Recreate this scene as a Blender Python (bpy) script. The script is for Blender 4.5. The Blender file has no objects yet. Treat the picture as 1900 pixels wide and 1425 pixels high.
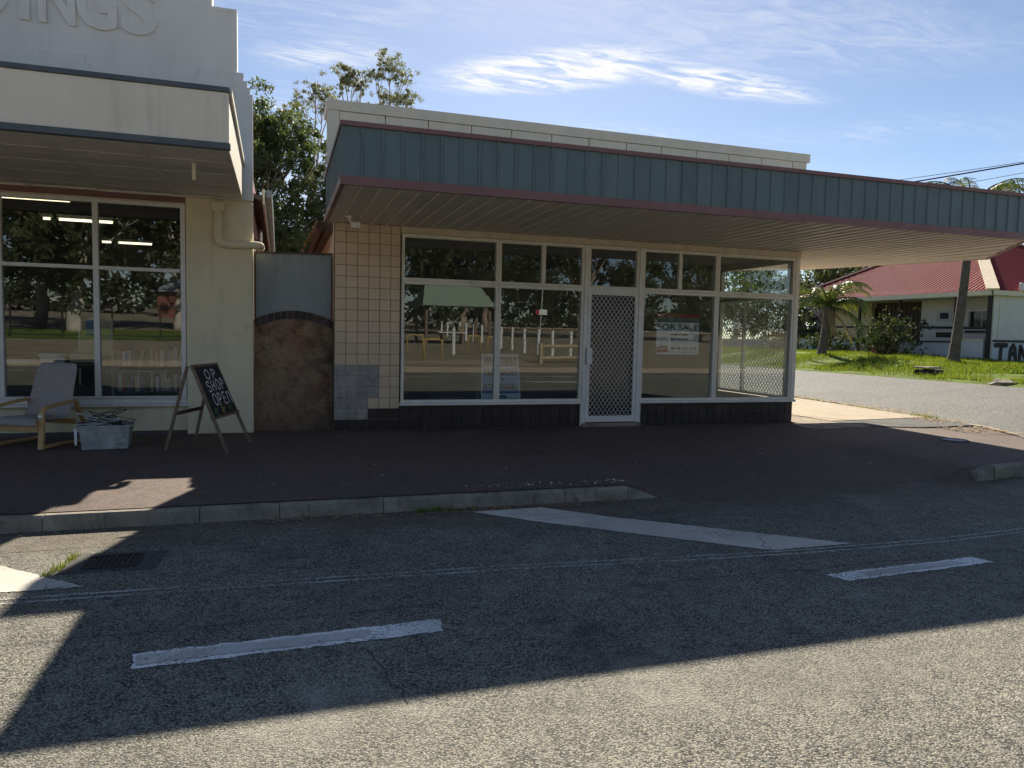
import bpy, bmesh, math, random
import numpy as np
from mathutils import Vector, Matrix
R = math.radians
random.seed(7)
RNG = np.random.default_rng(7)
S = bpy.context.scene
COL = S.collection

# ------------------------------------------------------------------ camera
CAM = Vector((-0.722, -10.242, 1.382))
YAW, PITCH, ROLL = R(17.845), R(3.898), R(-1.189)
FWD = Vector((math.sin(YAW)*math.cos(PITCH), math.cos(YAW)*math.cos(PITCH), -math.sin(PITCH)))
RGT = Vector((math.cos(YAW), -math.sin(YAW), 0))
DWN = FWD.cross(RGT)
r2 = RGT*math.cos(ROLL) + DWN*math.sin(ROLL)
d2 = -RGT*math.sin(ROLL) + DWN*math.cos(ROLL)
camd = bpy.data.cameras.new('camera')
cam = bpy.data.objects.new('camera', camd)
COL.objects.link(cam)
cam.matrix_world = Matrix(((r2.x, -d2.x, -FWD.x, CAM.x), (r2.y, -d2.y, -FWD.y, CAM.y), (r2.z, -d2.z, -FWD.z, CAM.z), (0, 0, 0, 1)))
camd.sensor_width = 36.0
camd.lens = 1344.9/1900*36.0
camd.clip_end = 3000
camd.clip_start = 0.05
S.camera = cam

# ------------------------------------------------------------------ light
SUN_AZ = math.atan2(0.44, 1.26)           # from +Y towards +X
SUN_EL = math.atan(1/math.hypot(0.44, 1.26))
sd = bpy.data.lights.new('sun', 'SUN')
sd.energy = 4.7
sd.angle = R(0.53)
sd.color = (1.0, 0.91, 0.76)
sun = bpy.data.objects.new('sun', sd)
COL.objects.link(sun)
sdir = Vector((math.sin(SUN_AZ)*math.cos(SUN_EL), math.cos(SUN_AZ)*math.cos(SUN_EL), math.sin(SUN_EL)))
sun.rotation_euler = sdir.to_track_quat('Z', 'Y').to_euler()
sun.location = (20, 60, 50)

W = bpy.data.worlds.new('World')
S.world = W
W.use_nodes = True
nt = W.node_tree
nt.nodes.clear()
def wn(t, **k):
    n = nt.nodes.new(t)
    for a, b in k.items(): setattr(n, a, b)
    return n
sky = wn('ShaderNodeTexSky', sky_type='NISHITA', sun_disc=False)
sky.sun_elevation = SUN_EL
sky.sun_rotation = SUN_AZ
sky.altitude = 200
sky.air_density = 0.7
sky.dust_density = 0.22
sky.ozone_density = 0.5
bg = wn('ShaderNodeBackground'); bg.inputs[1].default_value = 0.062
nt.links.new(sky.outputs[0], bg.inputs[0])
# thin cirrus on a plane high above: texture in (x/z, y/z) of the view direction
tc = wn('ShaderNodeTexCoord')
sp = wn('ShaderNodeSeparateXYZ'); nt.links.new(tc.outputs['Generated'], sp.inputs[0])
def wm(op, a, b=None, c=None, clamp=False):
    n = wn('ShaderNodeMath', operation=op); n.use_clamp = clamp
    for i, v in enumerate((a, b, c)):
        if v is None: continue
        if isinstance(v, (int, float)): n.inputs[i].default_value = v
        else: nt.links.new(v, n.inputs[i])
    return n.outputs[0]
zz = wm('MAXIMUM', sp.outputs[2], 0.06)
px = wm('DIVIDE', sp.outputs[0], zz)
py = wm('DIVIDE', sp.outputs[1], zz)
cb = wn('ShaderNodeCombineXYZ'); nt.links.new(px, cb.inputs[0]); nt.links.new(py, cb.inputs[1])
def wnoise(scale, detail, rough, rot, sx, sy, off, dist=0.0):
    m = wn('ShaderNodeMapping'); m.inputs['Rotation'].default_value = (0, 0, rot); m.inputs['Scale'].default_value = (sx, sy, 1); m.inputs['Location'].default_value = off
    nt.links.new(cb.outputs[0], m.inputs[0])
    n = wn('ShaderNodeTexNoise'); n.inputs['Scale'].default_value = scale; n.inputs['Detail'].default_value = detail
    n.inputs['Roughness'].default_value = rough; n.inputs['Distortion'].default_value = dist
    nt.links.new(m.outputs[0], n.inputs['Vector'])
    return n.outputs[0]
def wramp(v, a, b):
    n = wn('ShaderNodeMapRange'); n.interpolation_type = 'SMOOTHSTEP'
    n.inputs['From Min'].default_value = a; n.inputs['From Max'].default_value = b
    nt.links.new(v, n.inputs['Value'])
    return n.outputs[0]
fib = wnoise(1.0, 9, 0.66, R(-18), 3.2, 9.0, (3.1, 1.7, 0), 1.6)
big = wnoise(0.9, 4, 0.5, R(-10), 1.0, 1.6, (5.3, 2.2, 0), 0.4)
def blob(cx, cy, rx, ry, rot):
    a = wm('SUBTRACT', px, cx); b = wm('SUBTRACT', py, cy)
    c, s = math.cos(rot), math.sin(rot)
    u = wm('ADD', wm('MULTIPLY', a, c/rx), wm('MULTIPLY', b, s/rx))
    v = wm('ADD', wm('MULTIPLY', a, -s/ry), wm('MULTIPLY', b, c/ry))
    d = wm('SQRT', wm('ADD', wm('MULTIPLY', u, u), wm('MULTIPLY', v, v)))
    return wm('SUBTRACT', 1.0, d, clamp=True)
wisp = wm('MAXIMUM', blob(0.98, 2.66, 0.62, 0.30, R(-38)), wm('MULTIPLY', blob(1.62, 2.52, 0.75, 0.20, R(5)), 0.75))
wisp = wm('MAXIMUM', wisp, wm('MULTIPLY', blob(0.16, 2.80, 0.42, 0.22, R(-24)), 0.5))
wmask = wm('MULTIPLY', wramp(wisp, 0.02, 0.65), wramp(fib, 0.34, 0.66))
high = wm('MULTIPLY', wm('MULTIPLY', wramp(blob(1.55, 2.05, 1.25, 0.55, R(-8)), 0.0, 0.8), wramp(fib, 0.25, 0.85)), 0.34)
wmask = wm('MAXIMUM', wmask, high)
veil = wm('MULTIPLY', wm('MULTIPLY', wramp(big, 0.47, 0.72), wramp(fib, 0.34, 0.85)), 0.40)
low = wm('MULTIPLY', wm('MULTIPLY', wramp(py, 3.0, 5.5), wramp(fib, 0.2, 0.75)), 0.45)
cm = wm('MAXIMUM', wm('MAXIMUM', wmask, veil), low)
cm = wm('MULTIPLY', cm, wramp(sp.outputs[2], 0.02, 0.12), clamp=True)
cloud = wn('ShaderNodeBackground'); cloud.inputs[0].default_value = (1.0, 0.985, 0.96, 1); cloud.inputs[1].default_value = 0.52
mx = wn('ShaderNodeMixShader'); nt.links.new(cm, mx.inputs[0]); nt.links.new(bg.outputs[0], mx.inputs[1]); nt.links.new(cloud.outputs[0], mx.inputs[2])
wo = wn('ShaderNodeOutputWorld'); nt.links.new(mx.outputs[0], wo.inputs[0])

S.view_settings.view_transform = 'Standard'
S.view_settings.look = 'None'
S.view_settings.exposure = 1.1
S.view_settings.gamma = 1.0
S.cycles.use_denoising = True
S.cycles.max_bounces = 10
S.cycles.transparent_max_bounces = 24
S.cycles.caustics_reflective = False
S.cycles.caustics_refractive = False
S.cycles.sample_clamp_indirect = 6.0

# ------------------------------------------------------------------ helpers
class MB:
    def __init__(s): s.v = []; s.f = []
    def add(s, v, f):
        o = len(s.v); s.v += [tuple(p) for p in v]; s.f += [tuple(i+o for i in q) for q in f]; return s
    def box(s, x0, x1, y0, y1, z0, z1):
        return s.add([(x0,y0,z0),(x1,y0,z0),(x1,y1,z0),(x0,y1,z0),(x0,y0,z1),(x1,y0,z1),(x1,y1,z1),(x0,y1,z1)],
                     [(0,3,2,1),(4,5,6,7),(0,1,5,4),(1,2,6,5),(2,3,7,6),(3,0,4,7)])
    def cbox(s, x0, x1, y0, y1, z0, z1, b=0.005):
        # box with chamfered edges
        bm = bmesh.new(); m = bmesh.ops.create_cube(bm, size=1)
        for v in bm.verts: v.co = Vector(((x0+x1)/2+v.co.x*(x1-x0), (y0+y1)/2+v.co.y*(y1-y0), (z0+z1)/2+v.co.z*(z1-z0)))
        bmesh.ops.bevel(bm, geom=bm.edges[:], offset=b, segments=1, affect='EDGES')
        bm.verts.index_update()
        s.add([v.co for v in bm.verts], [[v.index for v in f.verts] for f in bm.faces]); bm.free(); return s
    def bar(s, a, b, w, h, up=(0,0,1)):
        a = Vector(a); b = Vector(b); d = (b-a).normalized(); u = Vector(up)
        r = d.cross(u)
        if r.length < 1e-4: r = d.cross(Vector((1,0,0)))
        r.normalize(); u = r.cross(d)
        vs = [p + r*(i*w/2) + u*(j*h/2) for p in (a, b) for i, j in ((-1,-1),(1,-1),(1,1),(-1,1))]
        return s.add(vs, [(0,3,2,1),(4,5,6,7),(0,1,5,4),(1,2,6,5),(2,3,7,6),(3,0,4,7)])
    def tube(s, pts, r, n=8, cap=True):
        pts = [Vector(p) for p in pts]; rs = r if isinstance(r, (list, tuple)) else [r]*len(pts)
        prev = None; rings = []
        for i, p in enumerate(pts):
            d = (pts[min(i+1, len(pts)-1)] - pts[max(i-1, 0)]).normalized()
            if prev is None:
                u = d.cross(Vector((0,0,1)))
                if u.length < 1e-3: u = d.cross(Vector((1,0,0)))
            else:
                u = prev - d*prev.dot(d)
            u.normalize(); prev = u; w = d.cross(u)
            rings.append([p + (u*math.cos(t)+w*math.sin(t))*rs[i] for t in [2*math.pi*k/n for k in range(n)]])
        o = len(s.v)
        for g in rings: s.v += [tuple(p) for p in g]
        for i in range(len(pts)-1):
            for k in range(n):
                a = o+i*n+k; b = o+i*n+(k+1) % n
                s.f.append((a, b, b+n, a+n))
        if cap:
            s.f.append(tuple(o+k for k in reversed(range(n))))
            s.f.append(tuple(o+(len(pts)-1)*n+k for k in range(n)))
        return s
    def prism(s, poly, z0, z1):
        # polygon in xy extruded in z
        n = len(poly)
        v = [(x, y, z0) for x, y in poly] + [(x, y, z1) for x, y in poly]
        f = [tuple(reversed(range(n))), tuple(range(n, 2*n))] + [(i, (i+1) % n, n+(i+1) % n, n+i) for i in range(n)]
        return s.add(v, f)
    def wallprism(s, poly, y0, y1):
        # polygon in xz extruded in y
        n = len(poly)
        v = [(x, y0, z) for x, z in poly] + [(x, y1, z) for x, z in poly]
        f = [tuple(range(n)), tuple(reversed(range(n, 2*n)))] + [(i, n+i, n+(i+1) % n, (i+1) % n) for i in range(n)]
        return s.add(v, f)
    def quad(s, a, b, c, d): return s.add([a, b, c, d], [(0,1,2,3)])
    def build(s, name, mat, parent=None, local=False, smooth=False, fixn=True):
        me = bpy.data.meshes.new(name)
        v = s.v
        if parent is not None and not local:
            o = wloc(parent); v = [(p[0]-o.x, p[1]-o.y, p[2]-o.z) for p in v]
        me.from_pydata(v, [], s.f)
        if fixn:
            bm = bmesh.new(); bm.from_mesh(me); bmesh.ops.recalc_face_normals(bm, faces=bm.faces[:]); bm.to_mesh(me); bm.free()
        return link(name, me, mat, parent, smooth=smooth)
def wloc(o):
    l = Vector((0,0,0))
    while o is not None: l += o.location; o = o.parent
    return l
def link(name, me, mat, parent=None, loc=(0,0,0), smooth=False):
    if mat is not None and len(me.materials) == 0: me.materials.append(mat)
    if smooth:
        for p in me.polygons: p.use_smooth = True
    ob = bpy.data.objects.new(name, me); COL.objects.link(ob); ob.location = loc
    if parent is not None: ob.parent = parent
    return ob
def thing(name, label, cat, loc=(0,0,0), rz=0, group=None):
    o = bpy.data.objects.new(name, None); COL.objects.link(o); o.location = loc; o.rotation_euler = (0,0,rz)
    o.empty_display_size = 0.2
    return tag(o, label, cat, group)
def tag(o, label, cat, group=None):
    o['label'] = label; o['category'] = cat
    if group: o['group'] = group
    return o
def struct(o, kind='structure', label=None):
    o['kind'] = kind
    if label: o['label'] = label
    return o
def np_mesh(name, V, F):
    me = bpy.data.meshes.new(name)
    V = np.asarray(V, np.float32); F = np.asarray(F, np.int32)
    k = F.shape[1]
    me.vertices.add(len(V)); me.vertices.foreach_set('co', V.ravel())
    me.loops.add(F.size); me.loops.foreach_set('vertex_index', F.ravel())
    me.polygons.add(len(F)); me.polygons.foreach_set('loop_start', np.arange(0, F.size, k, dtype=np.int32))
    me.polygons.foreach_set('loop_total', np.full(len(F), k, np.int32))
    me.update(calc_edges=True); me.validate()
    return me
def grid_mesh(name, xs, ys, zf):
    xs = np.asarray(xs); ys = np.asarray(ys)
    X, Y = np.meshgrid(xs, ys)
    Z = np.vectorize(zf)(X, Y)
    V = np.stack([X, Y, Z], -1).reshape(-1, 3)
    nx, ny = len(xs), len(ys)
    i = np.arange(ny-1)[:, None]*nx + np.arange(nx-1)[None, :]
    F = np.stack([i, i+1, i+1+nx, i+nx], -1).reshape(-1, 4)
    return np_mesh(name, V, F)

# ------------------------------------------------------------------ materials
class NT:
    def __init__(s, name):
        s.m = bpy.data.materials.new(name); s.m.use_nodes = True; s.t = s.m.node_tree; s.t.nodes.clear()
        s.out = s.n('ShaderNodeOutputMaterial')
        g = s.n('ShaderNodeNewGeometry'); s.pos = g.outputs['Position']; s.geo = g
    def n(s, t, **k):
        x = s.t.nodes.new(t)
        for a, b in k.items(): setattr(x, a, b)
        return x
    def l(s, a, b): s.t.links.new(a, b)
    def set(s, inp, v):
        if isinstance(v, (int, float)): inp.default_value = v
        elif isinstance(v, (tuple, list)): inp.default_value = tuple(v) + ((1,) if len(v) == 3 and len(inp.default_value) == 4 else ())
        else: s.l(v, inp)
    def noise(s, scale, detail=4, rough=0.55, vec=None, stretch=None, dist=0):
        v = vec or s.pos
        if stretch:
            m = s.n('ShaderNodeMapping'); m.inputs['Scale'].default_value = stretch; s.l(v, m.inputs[0]); v = m.outputs[0]
        x = s.n('ShaderNodeTexNoise'); s.l(v, x.inputs['Vector'])
        x.inputs['Scale'].default_value = scale; x.inputs['Detail'].default_value = detail; x.inputs['Roughness'].default_value = rough; x.inputs['Distortion'].default_value = dist
        return x.outputs[0]
    def vor(s, scale, feature='F1', out='Distance', vec=None):
        x = s.n('ShaderNodeTexVoronoi', feature=feature); s.l(vec or s.pos, x.inputs['Vector']); x.inputs['Scale'].default_value = scale
        return x.outputs[out]
    def mr(s, v, a, b, c=0.0, d=1.0, smooth=False):
        x = s.n('ShaderNodeMapRange')
        if smooth: x.interpolation_type = 'SMOOTHSTEP'
        s.l(v, x.inputs['Value'])
        for k, q in zip(('From Min', 'From Max', 'To Min', 'To Max'), (a, b, c, d)): x.inputs[k].default_value = q
        return x.outputs[0]
    def mix(s, f, a, b, mode='MIX'):
        x = s.n('ShaderNodeMix', data_type='RGBA', blend_type=mode)
        s.set(x.inputs[0], f); s.set(x.inputs[6], a); s.set(x.inputs[7], b)
        return x.outputs[2]
    def math(s, op, a, b=None, clamp=False):
        x = s.n('ShaderNodeMath', operation=op); x.use_clamp = clamp
        s.set(x.inputs[0], a)
        if b is not None: s.set(x.inputs[1], b)
        return x.outputs[0]
    def bump(s, h, strength=0.3, dist=0.01, normal=None):
        x = s.n('ShaderNodeBump'); x.inputs['Strength'].default_value = strength; x.inputs['Distance'].default_value = dist; s.l(h, x.inputs['Height'])
        if normal is not None: s.l(normal, x.inputs['Normal'])
        return x.outputs[0]
    def bsdf(s, col, rough=0.7, metal=0.0, spec=0.4, normal=None, **kw):
        x = s.n('ShaderNodeBsdfPrincipled')
        s.set(x.inputs['Base Color'], col); s.set(x.inputs['Roughness'], rough); s.set(x.inputs['Metallic'], metal); s.set(x.inputs['Specular IOR Level'], spec)
        if normal is not None: s.l(normal, x.inputs['Normal'])
        for k, v in kw.items(): s.set(x.inputs[k.replace('_', ' ')], v)
        return x.outputs[0]
    def done(s, sh): s.l(sh, s.out.inputs[0]); return s.m
def mul(c, k): return tuple(min(1, x*k) for x in c)
def plain(name, c, rough=0.6, var=0.12, scale=3.0, metal=0.0, spec=0.4, bump=0.0, bscale=60, grime=0.0, grime_c=(0.08,0.07,0.06), per=0.0, streak=False, crack=0.0, runs=0.0):
    t = NT(name)
    n = t.noise(scale, 5, 0.6, stretch=(3, 3, 0.35) if streak else None)
    col = t.mix(t.mr(n, 0.3, 0.7), mul(c, 1-var), mul(c, 1+var))
    if grime:
        g = t.noise(scale*0.7+0.8, 6, 0.65, stretch=(2.2, 2.2, 0.8))
        col = t.mix(t.mr(g, 0.5, 0.78, 0, grime, True), col, grime_c)
    if runs:
        rn = t.noise(5.5, 4, 0.6, stretch=(2.0, 2.0, 0.10)); col = t.mix(t.math('MULTIPLY', t.mr(rn, 0.52, 0.72, 0, runs, True), t.mr(t.noise(0.9, 3), 0.35, 0.65)), col, grime_c)
    if crack:
        wv = t.n('ShaderNodeVectorMath', operation='ADD'); sc = t.n('ShaderNodeTexNoise'); sc.inputs['Scale'].default_value = 3; t.l(t.pos, sc.inputs['Vector']); sv = t.n('ShaderNodeVectorMath', operation='SCALE'); sv.inputs['Scale'].default_value = 0.5; t.l(sc.outputs['Color'], sv.inputs[0]); t.l(t.pos, wv.inputs[0]); t.l(sv.outputs[0], wv.inputs[1])
        cr = t.vor(0.9, 'DISTANCE_TO_EDGE', vec=wv.outputs[0]); col = t.mix(t.math('MULTIPLY', t.mr(cr, 0.0, 0.006, crack, 0.0), t.mr(t.noise(0.8, 3), 0.5, 0.6)), col, mul(c, 0.3))
    if per:
        oi = t.n('ShaderNodeObjectInfo')
        col = t.mix(1.0, col, t.mix(oi.outputs['Random'], (1-per,)*3, (1+per*0.6,)*3), 'MULTIPLY')
    nb = t.bump(t.noise(bscale, 4, 0.6), bump, 0.004) if bump else None
    return t.done(t.bsdf(col, t.mr(t.noise(scale*2.3, 3), 0.3, 0.7, max(0.05, rough-0.1), min(1, rough+0.1)), metal, spec, nb))

def asphalt(name, dark, light, chip=118, warm=(1,1,1), contrast=1.0, stains=False, gutter=False):
    t = NT(name)
    v = t.n('ShaderNodeTexVoronoi'); t.l(t.pos, v.inputs['Vector']); v.inputs['Scale'].default_value = chip
    sep = t.n('ShaderNodeSeparateColor'); t.l(v.outputs['Color'], sep.inputs[0])
    d2 = t.vor(chip*2.3, out='Color')
    chipc = t.mix(t.mr(sep.outputs[0], 0.0, 1.0), dark, light)
    tint = t.mix(sep.outputs[1], (1.08, 1.0, 0.88), (0.93, 1.0, 1.06))
    col = t.mix(1.0, chipc, tint, 'MULTIPLY')
    gap = t.mr(v.outputs['Distance'], 0.45, 0.75, 0.0, 0.85*contrast)
    col = t.mix(gap, col, mul(dark, 0.45))
    big = t.noise(0.55, 5, 0.6); fine = t.noise(9, 4, 0.6)
    col = t.mix(t.mr(big, 0.35, 0.68, 0.0, 0.30), col, mul(dark, 0.8))
    col = t.mix(t.mr(fine, 0.45, 0.75, 0.0, 0.25), col, light)
    col = t.mix(1.0, col, warm, 'MULTIPLY')
    tr = t.noise(1.0, 3, 0.5, stretch=(0.05, 1.6, 1))
    col = t.mix(t.mr(tr, 0.5, 0.72, 0, 0.22), col, mul(dark, 0.7))
    if stains:
        col = t.mix(t.mr(t.noise(1.7, 6, 0.7), 0.56, 0.70, 0, 0.45, True), col, mul(dark, 0.75))
        col = t.mix(t.mr(t.noise(0.8, 5, 0.65), 0.56, 0.72, 0, 0.30, True), col, light)
        col = t.mix(t.math('MULTIPLY', t.mr(t.vor(2.3), 0.0, 0.09, 0.6, 0), t.mr(t.noise(0.7, 2), 0.52, 0.6)), col, mul(dark, 0.5))
    if gutter:
        sp = t.n('ShaderNodeSeparateXYZ'); t.l(t.pos, sp.inputs[0])
        dirt = t.math('MULTIPLY', t.mr(sp.outputs[1], -4.95, -4.28, 0, 1, True), t.mr(t.noise(3.0, 6, 0.7, stretch=(0.5, 1, 1)), 0.35, 0.65, 0.15, 0.8))
        col = t.mix(dirt, col, (0.115, 0.085, 0.058))
        wob = t.math('ADD', sp.outputs[1], t.math('MULTIPLY', t.noise(2.0, 4, 0.7, stretch=(1, 0.01, 1)), 0.12))
        jl = t.math('ABSOLUTE', t.math('ADD', wob, 6.19))
        col = t.mix(t.math('MULTIPLY', t.mr(jl, 0.004, 0.024, 0.38, 0), t.mr(t.noise(1.1, 3), 0.38, 0.55)), col, mul(dark, 0.45))
        wp = t.math('ADD', t.mr(t.math('ABSOLUTE', t.math('ADD', sp.outputs[1], 7.55)), 0.05, 0.45, 1, 0, True), t.mr(t.math('ABSOLUTE', t.math('ADD', sp.outputs[1], 9.2)), 0.05, 0.45, 1, 0, True))
        col = t.mix(t.math('MULTIPLY', wp, t.mr(t.noise(0.9, 5, 0.6, stretch=(0.25, 1.5, 1)), 0.3, 0.7, 0.05, 0.4)), col, mul(light, 0.42))
    h = t.math('ADD', t.math('MULTIPLY', t.math('SUBTRACT', 0.8, v.outputs['Distance']), 1.0), t.math('MULTIPLY', sep.outputs[2], 0.5))
    nb = t.bump(h, 0.75, 0.006)
    return t.done(t.bsdf(col, 0.82, 0, 0.25, nb))

def worn_paint(name, c, wear0, wear1, chip=105, crack=0.0):
    t = NT(name)
    v = t.n('ShaderNodeTexVoronoi'); t.l(t.pos, v.inputs['Vector']); v.inputs['Scale'].default_value = chip
    sep = t.n('ShaderNodeSeparateColor'); t.l(v.outputs['Color'], sep.inputs[0])
    w = t.math('ADD', t.math('MULTIPLY', t.noise(1.6, 4, 0.6), 0.6), t.math('ADD', t.math('MULTIPLY', sep.outputs[0], 0.35), t.math('MULTIPLY', v.outputs['Distance'], 0.3)))
    a = t.mr(w, wear0, wear1, 1.0, 0.0)
    n = t.noise(2.5, 5, 0.6); n2 = t.noise(30, 4, 0.6)
    col = t.mix(t.mr(n, 0.35, 0.7), mul(c, 0.72), c)
    col = t.mix(t.mr(n2, 0.5, 0.8, 0, 0.3), col, mul(c, 0.5))
    # shrinkage cracks across thick paint
    if crack:
        wv = t.n('ShaderNodeVectorMath', operation='ADD'); t.l(t.pos, wv.inputs[0]); sc = t.n('ShaderNodeTexNoise'); sc.inputs['Scale'].default_value = 5; t.l(t.pos, sc.inputs['Vector']); sv = t.n('ShaderNodeVectorMath', operation='SCALE'); t.l(sc.outputs['Color'], sv.inputs[0]); sv.inputs['Scale'].default_value = 0.25; t.l(sv.outputs[0], wv.inputs[1])
        cr = t.vor(1.0, 'DISTANCE_TO_EDGE', vec=wv.outputs[0])
        col = t.mix(t.math('MULTIPLY', t.mr(cr, 0.0, 0.010, crack, 0.0), t.mr(t.noise(2.2, 3), 0.45, 0.6)), col, (0.06, 0.06, 0.06))
    sh = t.bsdf(col, 0.75, 0, 0.3, t.bump(t.math('SUBTRACT', 0.8, v.outputs['Distance']), 0.25, 0.004))
    tr = t.n('ShaderNodeBsdfTransparent')
    m = t.n('ShaderNodeMixShader'); t.l(a, m.inputs[0]); t.l(tr.outputs[0], m.inputs[1]); t.l(sh, m.inputs[2])
    return t.done(m.outputs[0])

def glass(name, tint=(0.80, 0.85, 0.85), k=3.2):
    t = NT(name)
    fr = t.n('ShaderNodeFresnel'); ior = t.math('SUBTRACT', 1.5, t.math('MULTIPLY', t.geo.outputs['Backfacing'], 1.5-1/1.5)); t.l(ior, fr.inputs['IOR'])
    f = t.math('MULTIPLY', fr.outputs[0], k, True)
    tr = t.n('ShaderNodeBsdfTransparent'); tr.inputs[0].default_value = tint + (1,)
    gl = t.n('ShaderNodeBsdfGlossy'); gl.inputs['Roughness'].default_value = 0.0; gl.inputs[0].default_value = (0.92, 0.97, 0.97, 1)
    df = t.n('ShaderNodeBsdfDiffuse'); df.inputs[0].default_value = (0.55, 0.55, 0.52, 1)
    w = t.n('ShaderNodeBump'); w.inputs['Strength'].default_value = 0.02; w.inputs['Distance'].default_value = 0.02
    t.l(t.noise(1.3, 2, 0.4), w.inputs['Height']); t.l(w.outputs[0], gl.inputs['Normal'])
    dust = t.mr(t.noise(2.2, 6, 0.65), 0.35, 0.75, 0.01, 0.05)
    m0 = t.n('ShaderNodeMixShader'); t.l(dust, m0.inputs[0]); t.l(tr.outputs[0], m0.inputs[1]); t.l(df.outputs[0], m0.inputs[2])
    m = t.n('ShaderNodeMixShader'); t.l(f, m.inputs[0]); t.l(m0.outputs[0], m.inputs[1]); t.l(gl.outputs[0], m.inputs[2])
    return t.done(m.outputs[0])

def foliage(name, c1, c2, trans=0.35, rough=0.55):
    t = NT(name)
    n = t.noise(0.9, 4, 0.6); n2 = t.noise(11, 2, 0.5)
    col = t.mix(t.mr(n, 0.35, 0.65), c1, c2)
    col = t.mix(t.mr(n2, 0.4, 0.7, 0, 0.5), col, mul(c2, 1.35))
    a = t.bsdf(col, rough, 0, 0.2)
    b = t.n('ShaderNodeBsdfTranslucent'); t.l(t.mix(1.0, col, (1.5, 1.5, 0.6), 'MULTIPLY'), b.inputs[0])
    m = t.n('ShaderNodeMixShader'); m.inputs[0].default_value = trans; t.l(a, m.inputs[1]); t.l(b.outputs[0], m.inputs[2])
    return t.done(m.outputs[0])

def emit(name, c, s):
    t = NT(name); e = t.n('ShaderNodeEmission'); e.inputs[0].default_value = c + (1,); e.inputs[1].default_value = s
    return t.done(e.outputs[0])

def stained_render(name):
    t = NT(name)
    n = t.noise(2.2, 7, 0.65); n2 = t.noise(5.5, 6, 0.65); n3 = t.noise(60, 3, 0.6)
    col = t.mix(t.mr(n, 0.36, 0.62), (0.23, 0.145, 0.095), (0.34, 0.26, 0.17))
    col = t.mix(t.mr(t.noise(1.4, 5, 0.6), 0.45, 0.62, 0, 0.75), col, (0.30, 0.13, 0.085))
    col = t.mix(t.mr(n2, 0.53, 0.70, 0, 0.85), col, (0.07, 0.06, 0.05))
    sp = t.n('ShaderNodeSeparateXYZ'); t.l(t.pos, sp.inputs[0])
    dark_right = t.math('MULTIPLY', t.mr(sp.outputs[0], -0.55, -0.05, 0, 1), t.mr(t.noise(3.5, 6, 0.7), 0.42, 0.58, 0, 0.9))  # patchy darkening that grows towards the right edge
    col = t.mix(dark_right, col, (0.035, 0.033, 0.03))
    col = t.mix(t.mr(t.noise(3.0, 5, 0.7), 0.58, 0.72, 0, 0.6), col, (0.42, 0.36, 0.24))
    cr = t.vor(3.2, 'DISTANCE_TO_EDGE')
    col = t.mix(t.math('MULTIPLY', t.mr(cr, 0, 0.012, 0.8, 0), t.mr(t.noise(1.7, 3), 0.45, 0.6)), col, (0.04, 0.035, 0.03))
    col = t.mix(t.mr(t.noise(22, 6, 0.75), 0.52, 0.66, 0, 0.55), col, (0.10, 0.075, 0.055)); col = t.mix(t.mr(t.noise(14, 6, 0.75), 0.57, 0.70, 0, 0.6), col, (0.45, 0.37, 0.26)); col = t.mix(t.mr(sp.outputs[2], 0.0, 0.45, 0.45, 0, True), col, (0.09, 0.07, 0.055))
    h = t.math('ADD', t.math('MULTIPLY', n3, 0.8), n2)
    return t.done(t.bsdf(col, 0.92, 0, 0.15, t.bump(h, 0.6, 0.012)))

def brickmat(name, c1, c2, mortar, axis='x'):
    t = NT(name)
    sp = t.n('ShaderNodeSeparateXYZ'); t.l(t.pos, sp.inputs[0])
    cbn = t.n('ShaderNodeCombineXYZ'); t.l(sp.outputs[1 if axis == 'y' else 0], cbn.inputs[0]); t.l(sp.outputs[2], cbn.inputs[1])
    b = t.n('ShaderNodeTexBrick'); t.l(cbn.outputs[0], b.inputs['Vector'])
    b.inputs['Color1'].default_value = c1+(1,); b.inputs['Color2'].default_value = c2+(1,); b.inputs['Mortar'].default_value = mortar+(1,)
    b.inputs['Scale'].default_value = 1; b.inputs['Mortar Size'].default_value = 0.006; b.inputs['Brick Width'].default_value = 0.24; b.inputs['Row Height'].default_value = 0.086
    return t.done(t.bsdf(b.outputs[0], 0.9, 0, 0.2, t.bump(b.outputs['Fac'], 0.5, -0.006)))

M = {}
M['road'] = asphalt('road_asphalt', (0.045, 0.045, 0.043), (0.45, 0.425, 0.35), stains=True, gutter=True)
M['street'] = asphalt('street_asphalt', (0.08, 0.08, 0.078), (0.27, 0.26, 0.245), chip=45)
M['path'] = asphalt('red_asphalt', (0.090, 0.072, 0.068), (0.245, 0.180, 0.150), chip=95, contrast=0.6, stains=True)
M['greypatch'] = asphalt('grey_asphalt', (0.06, 0.06, 0.06), (0.17, 0.16, 0.15), chip=95, contrast=0.6)
M['paint'] = worn_paint('road_paint', (0.88, 0.87, 0.83), 0.74, 0.84)
M['paint_dirty'] = worn_paint('road_paint_dirty', (0.60, 0.57, 0.53), 0.76, 0.86)
M['paint_cream'] = worn_paint('road_paint_cream', (0.66, 0.61, 0.53), 0.82, 0.92, crack=0.7)
M['paint_old'] = worn_paint('road_paint_old', (0.56, 0.53, 0.49), 0.55, 0.70)
M['kerb'] = plain('kerb_concrete', (0.25, 0.225, 0.18), 0.9, 0.35, 5, spec=0.2, bump=0.7, bscale=60, grime=0.85, grime_c=(0.07,0.065,0.055))
M['concrete'] = plain('path_concrete', (0.37, 0.31, 0.235), 0.9, 0.1, 2, spec=0.2, bump=0.25, bscale=120, grime=0.2, grime_c=(0.3,0.25,0.18))
M['soil'] = plain('dry_soil', (0.24, 0.16, 0.10), 1.0, 0.35, 6, spec=0.1, bump=0.8, bscale=40)
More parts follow.
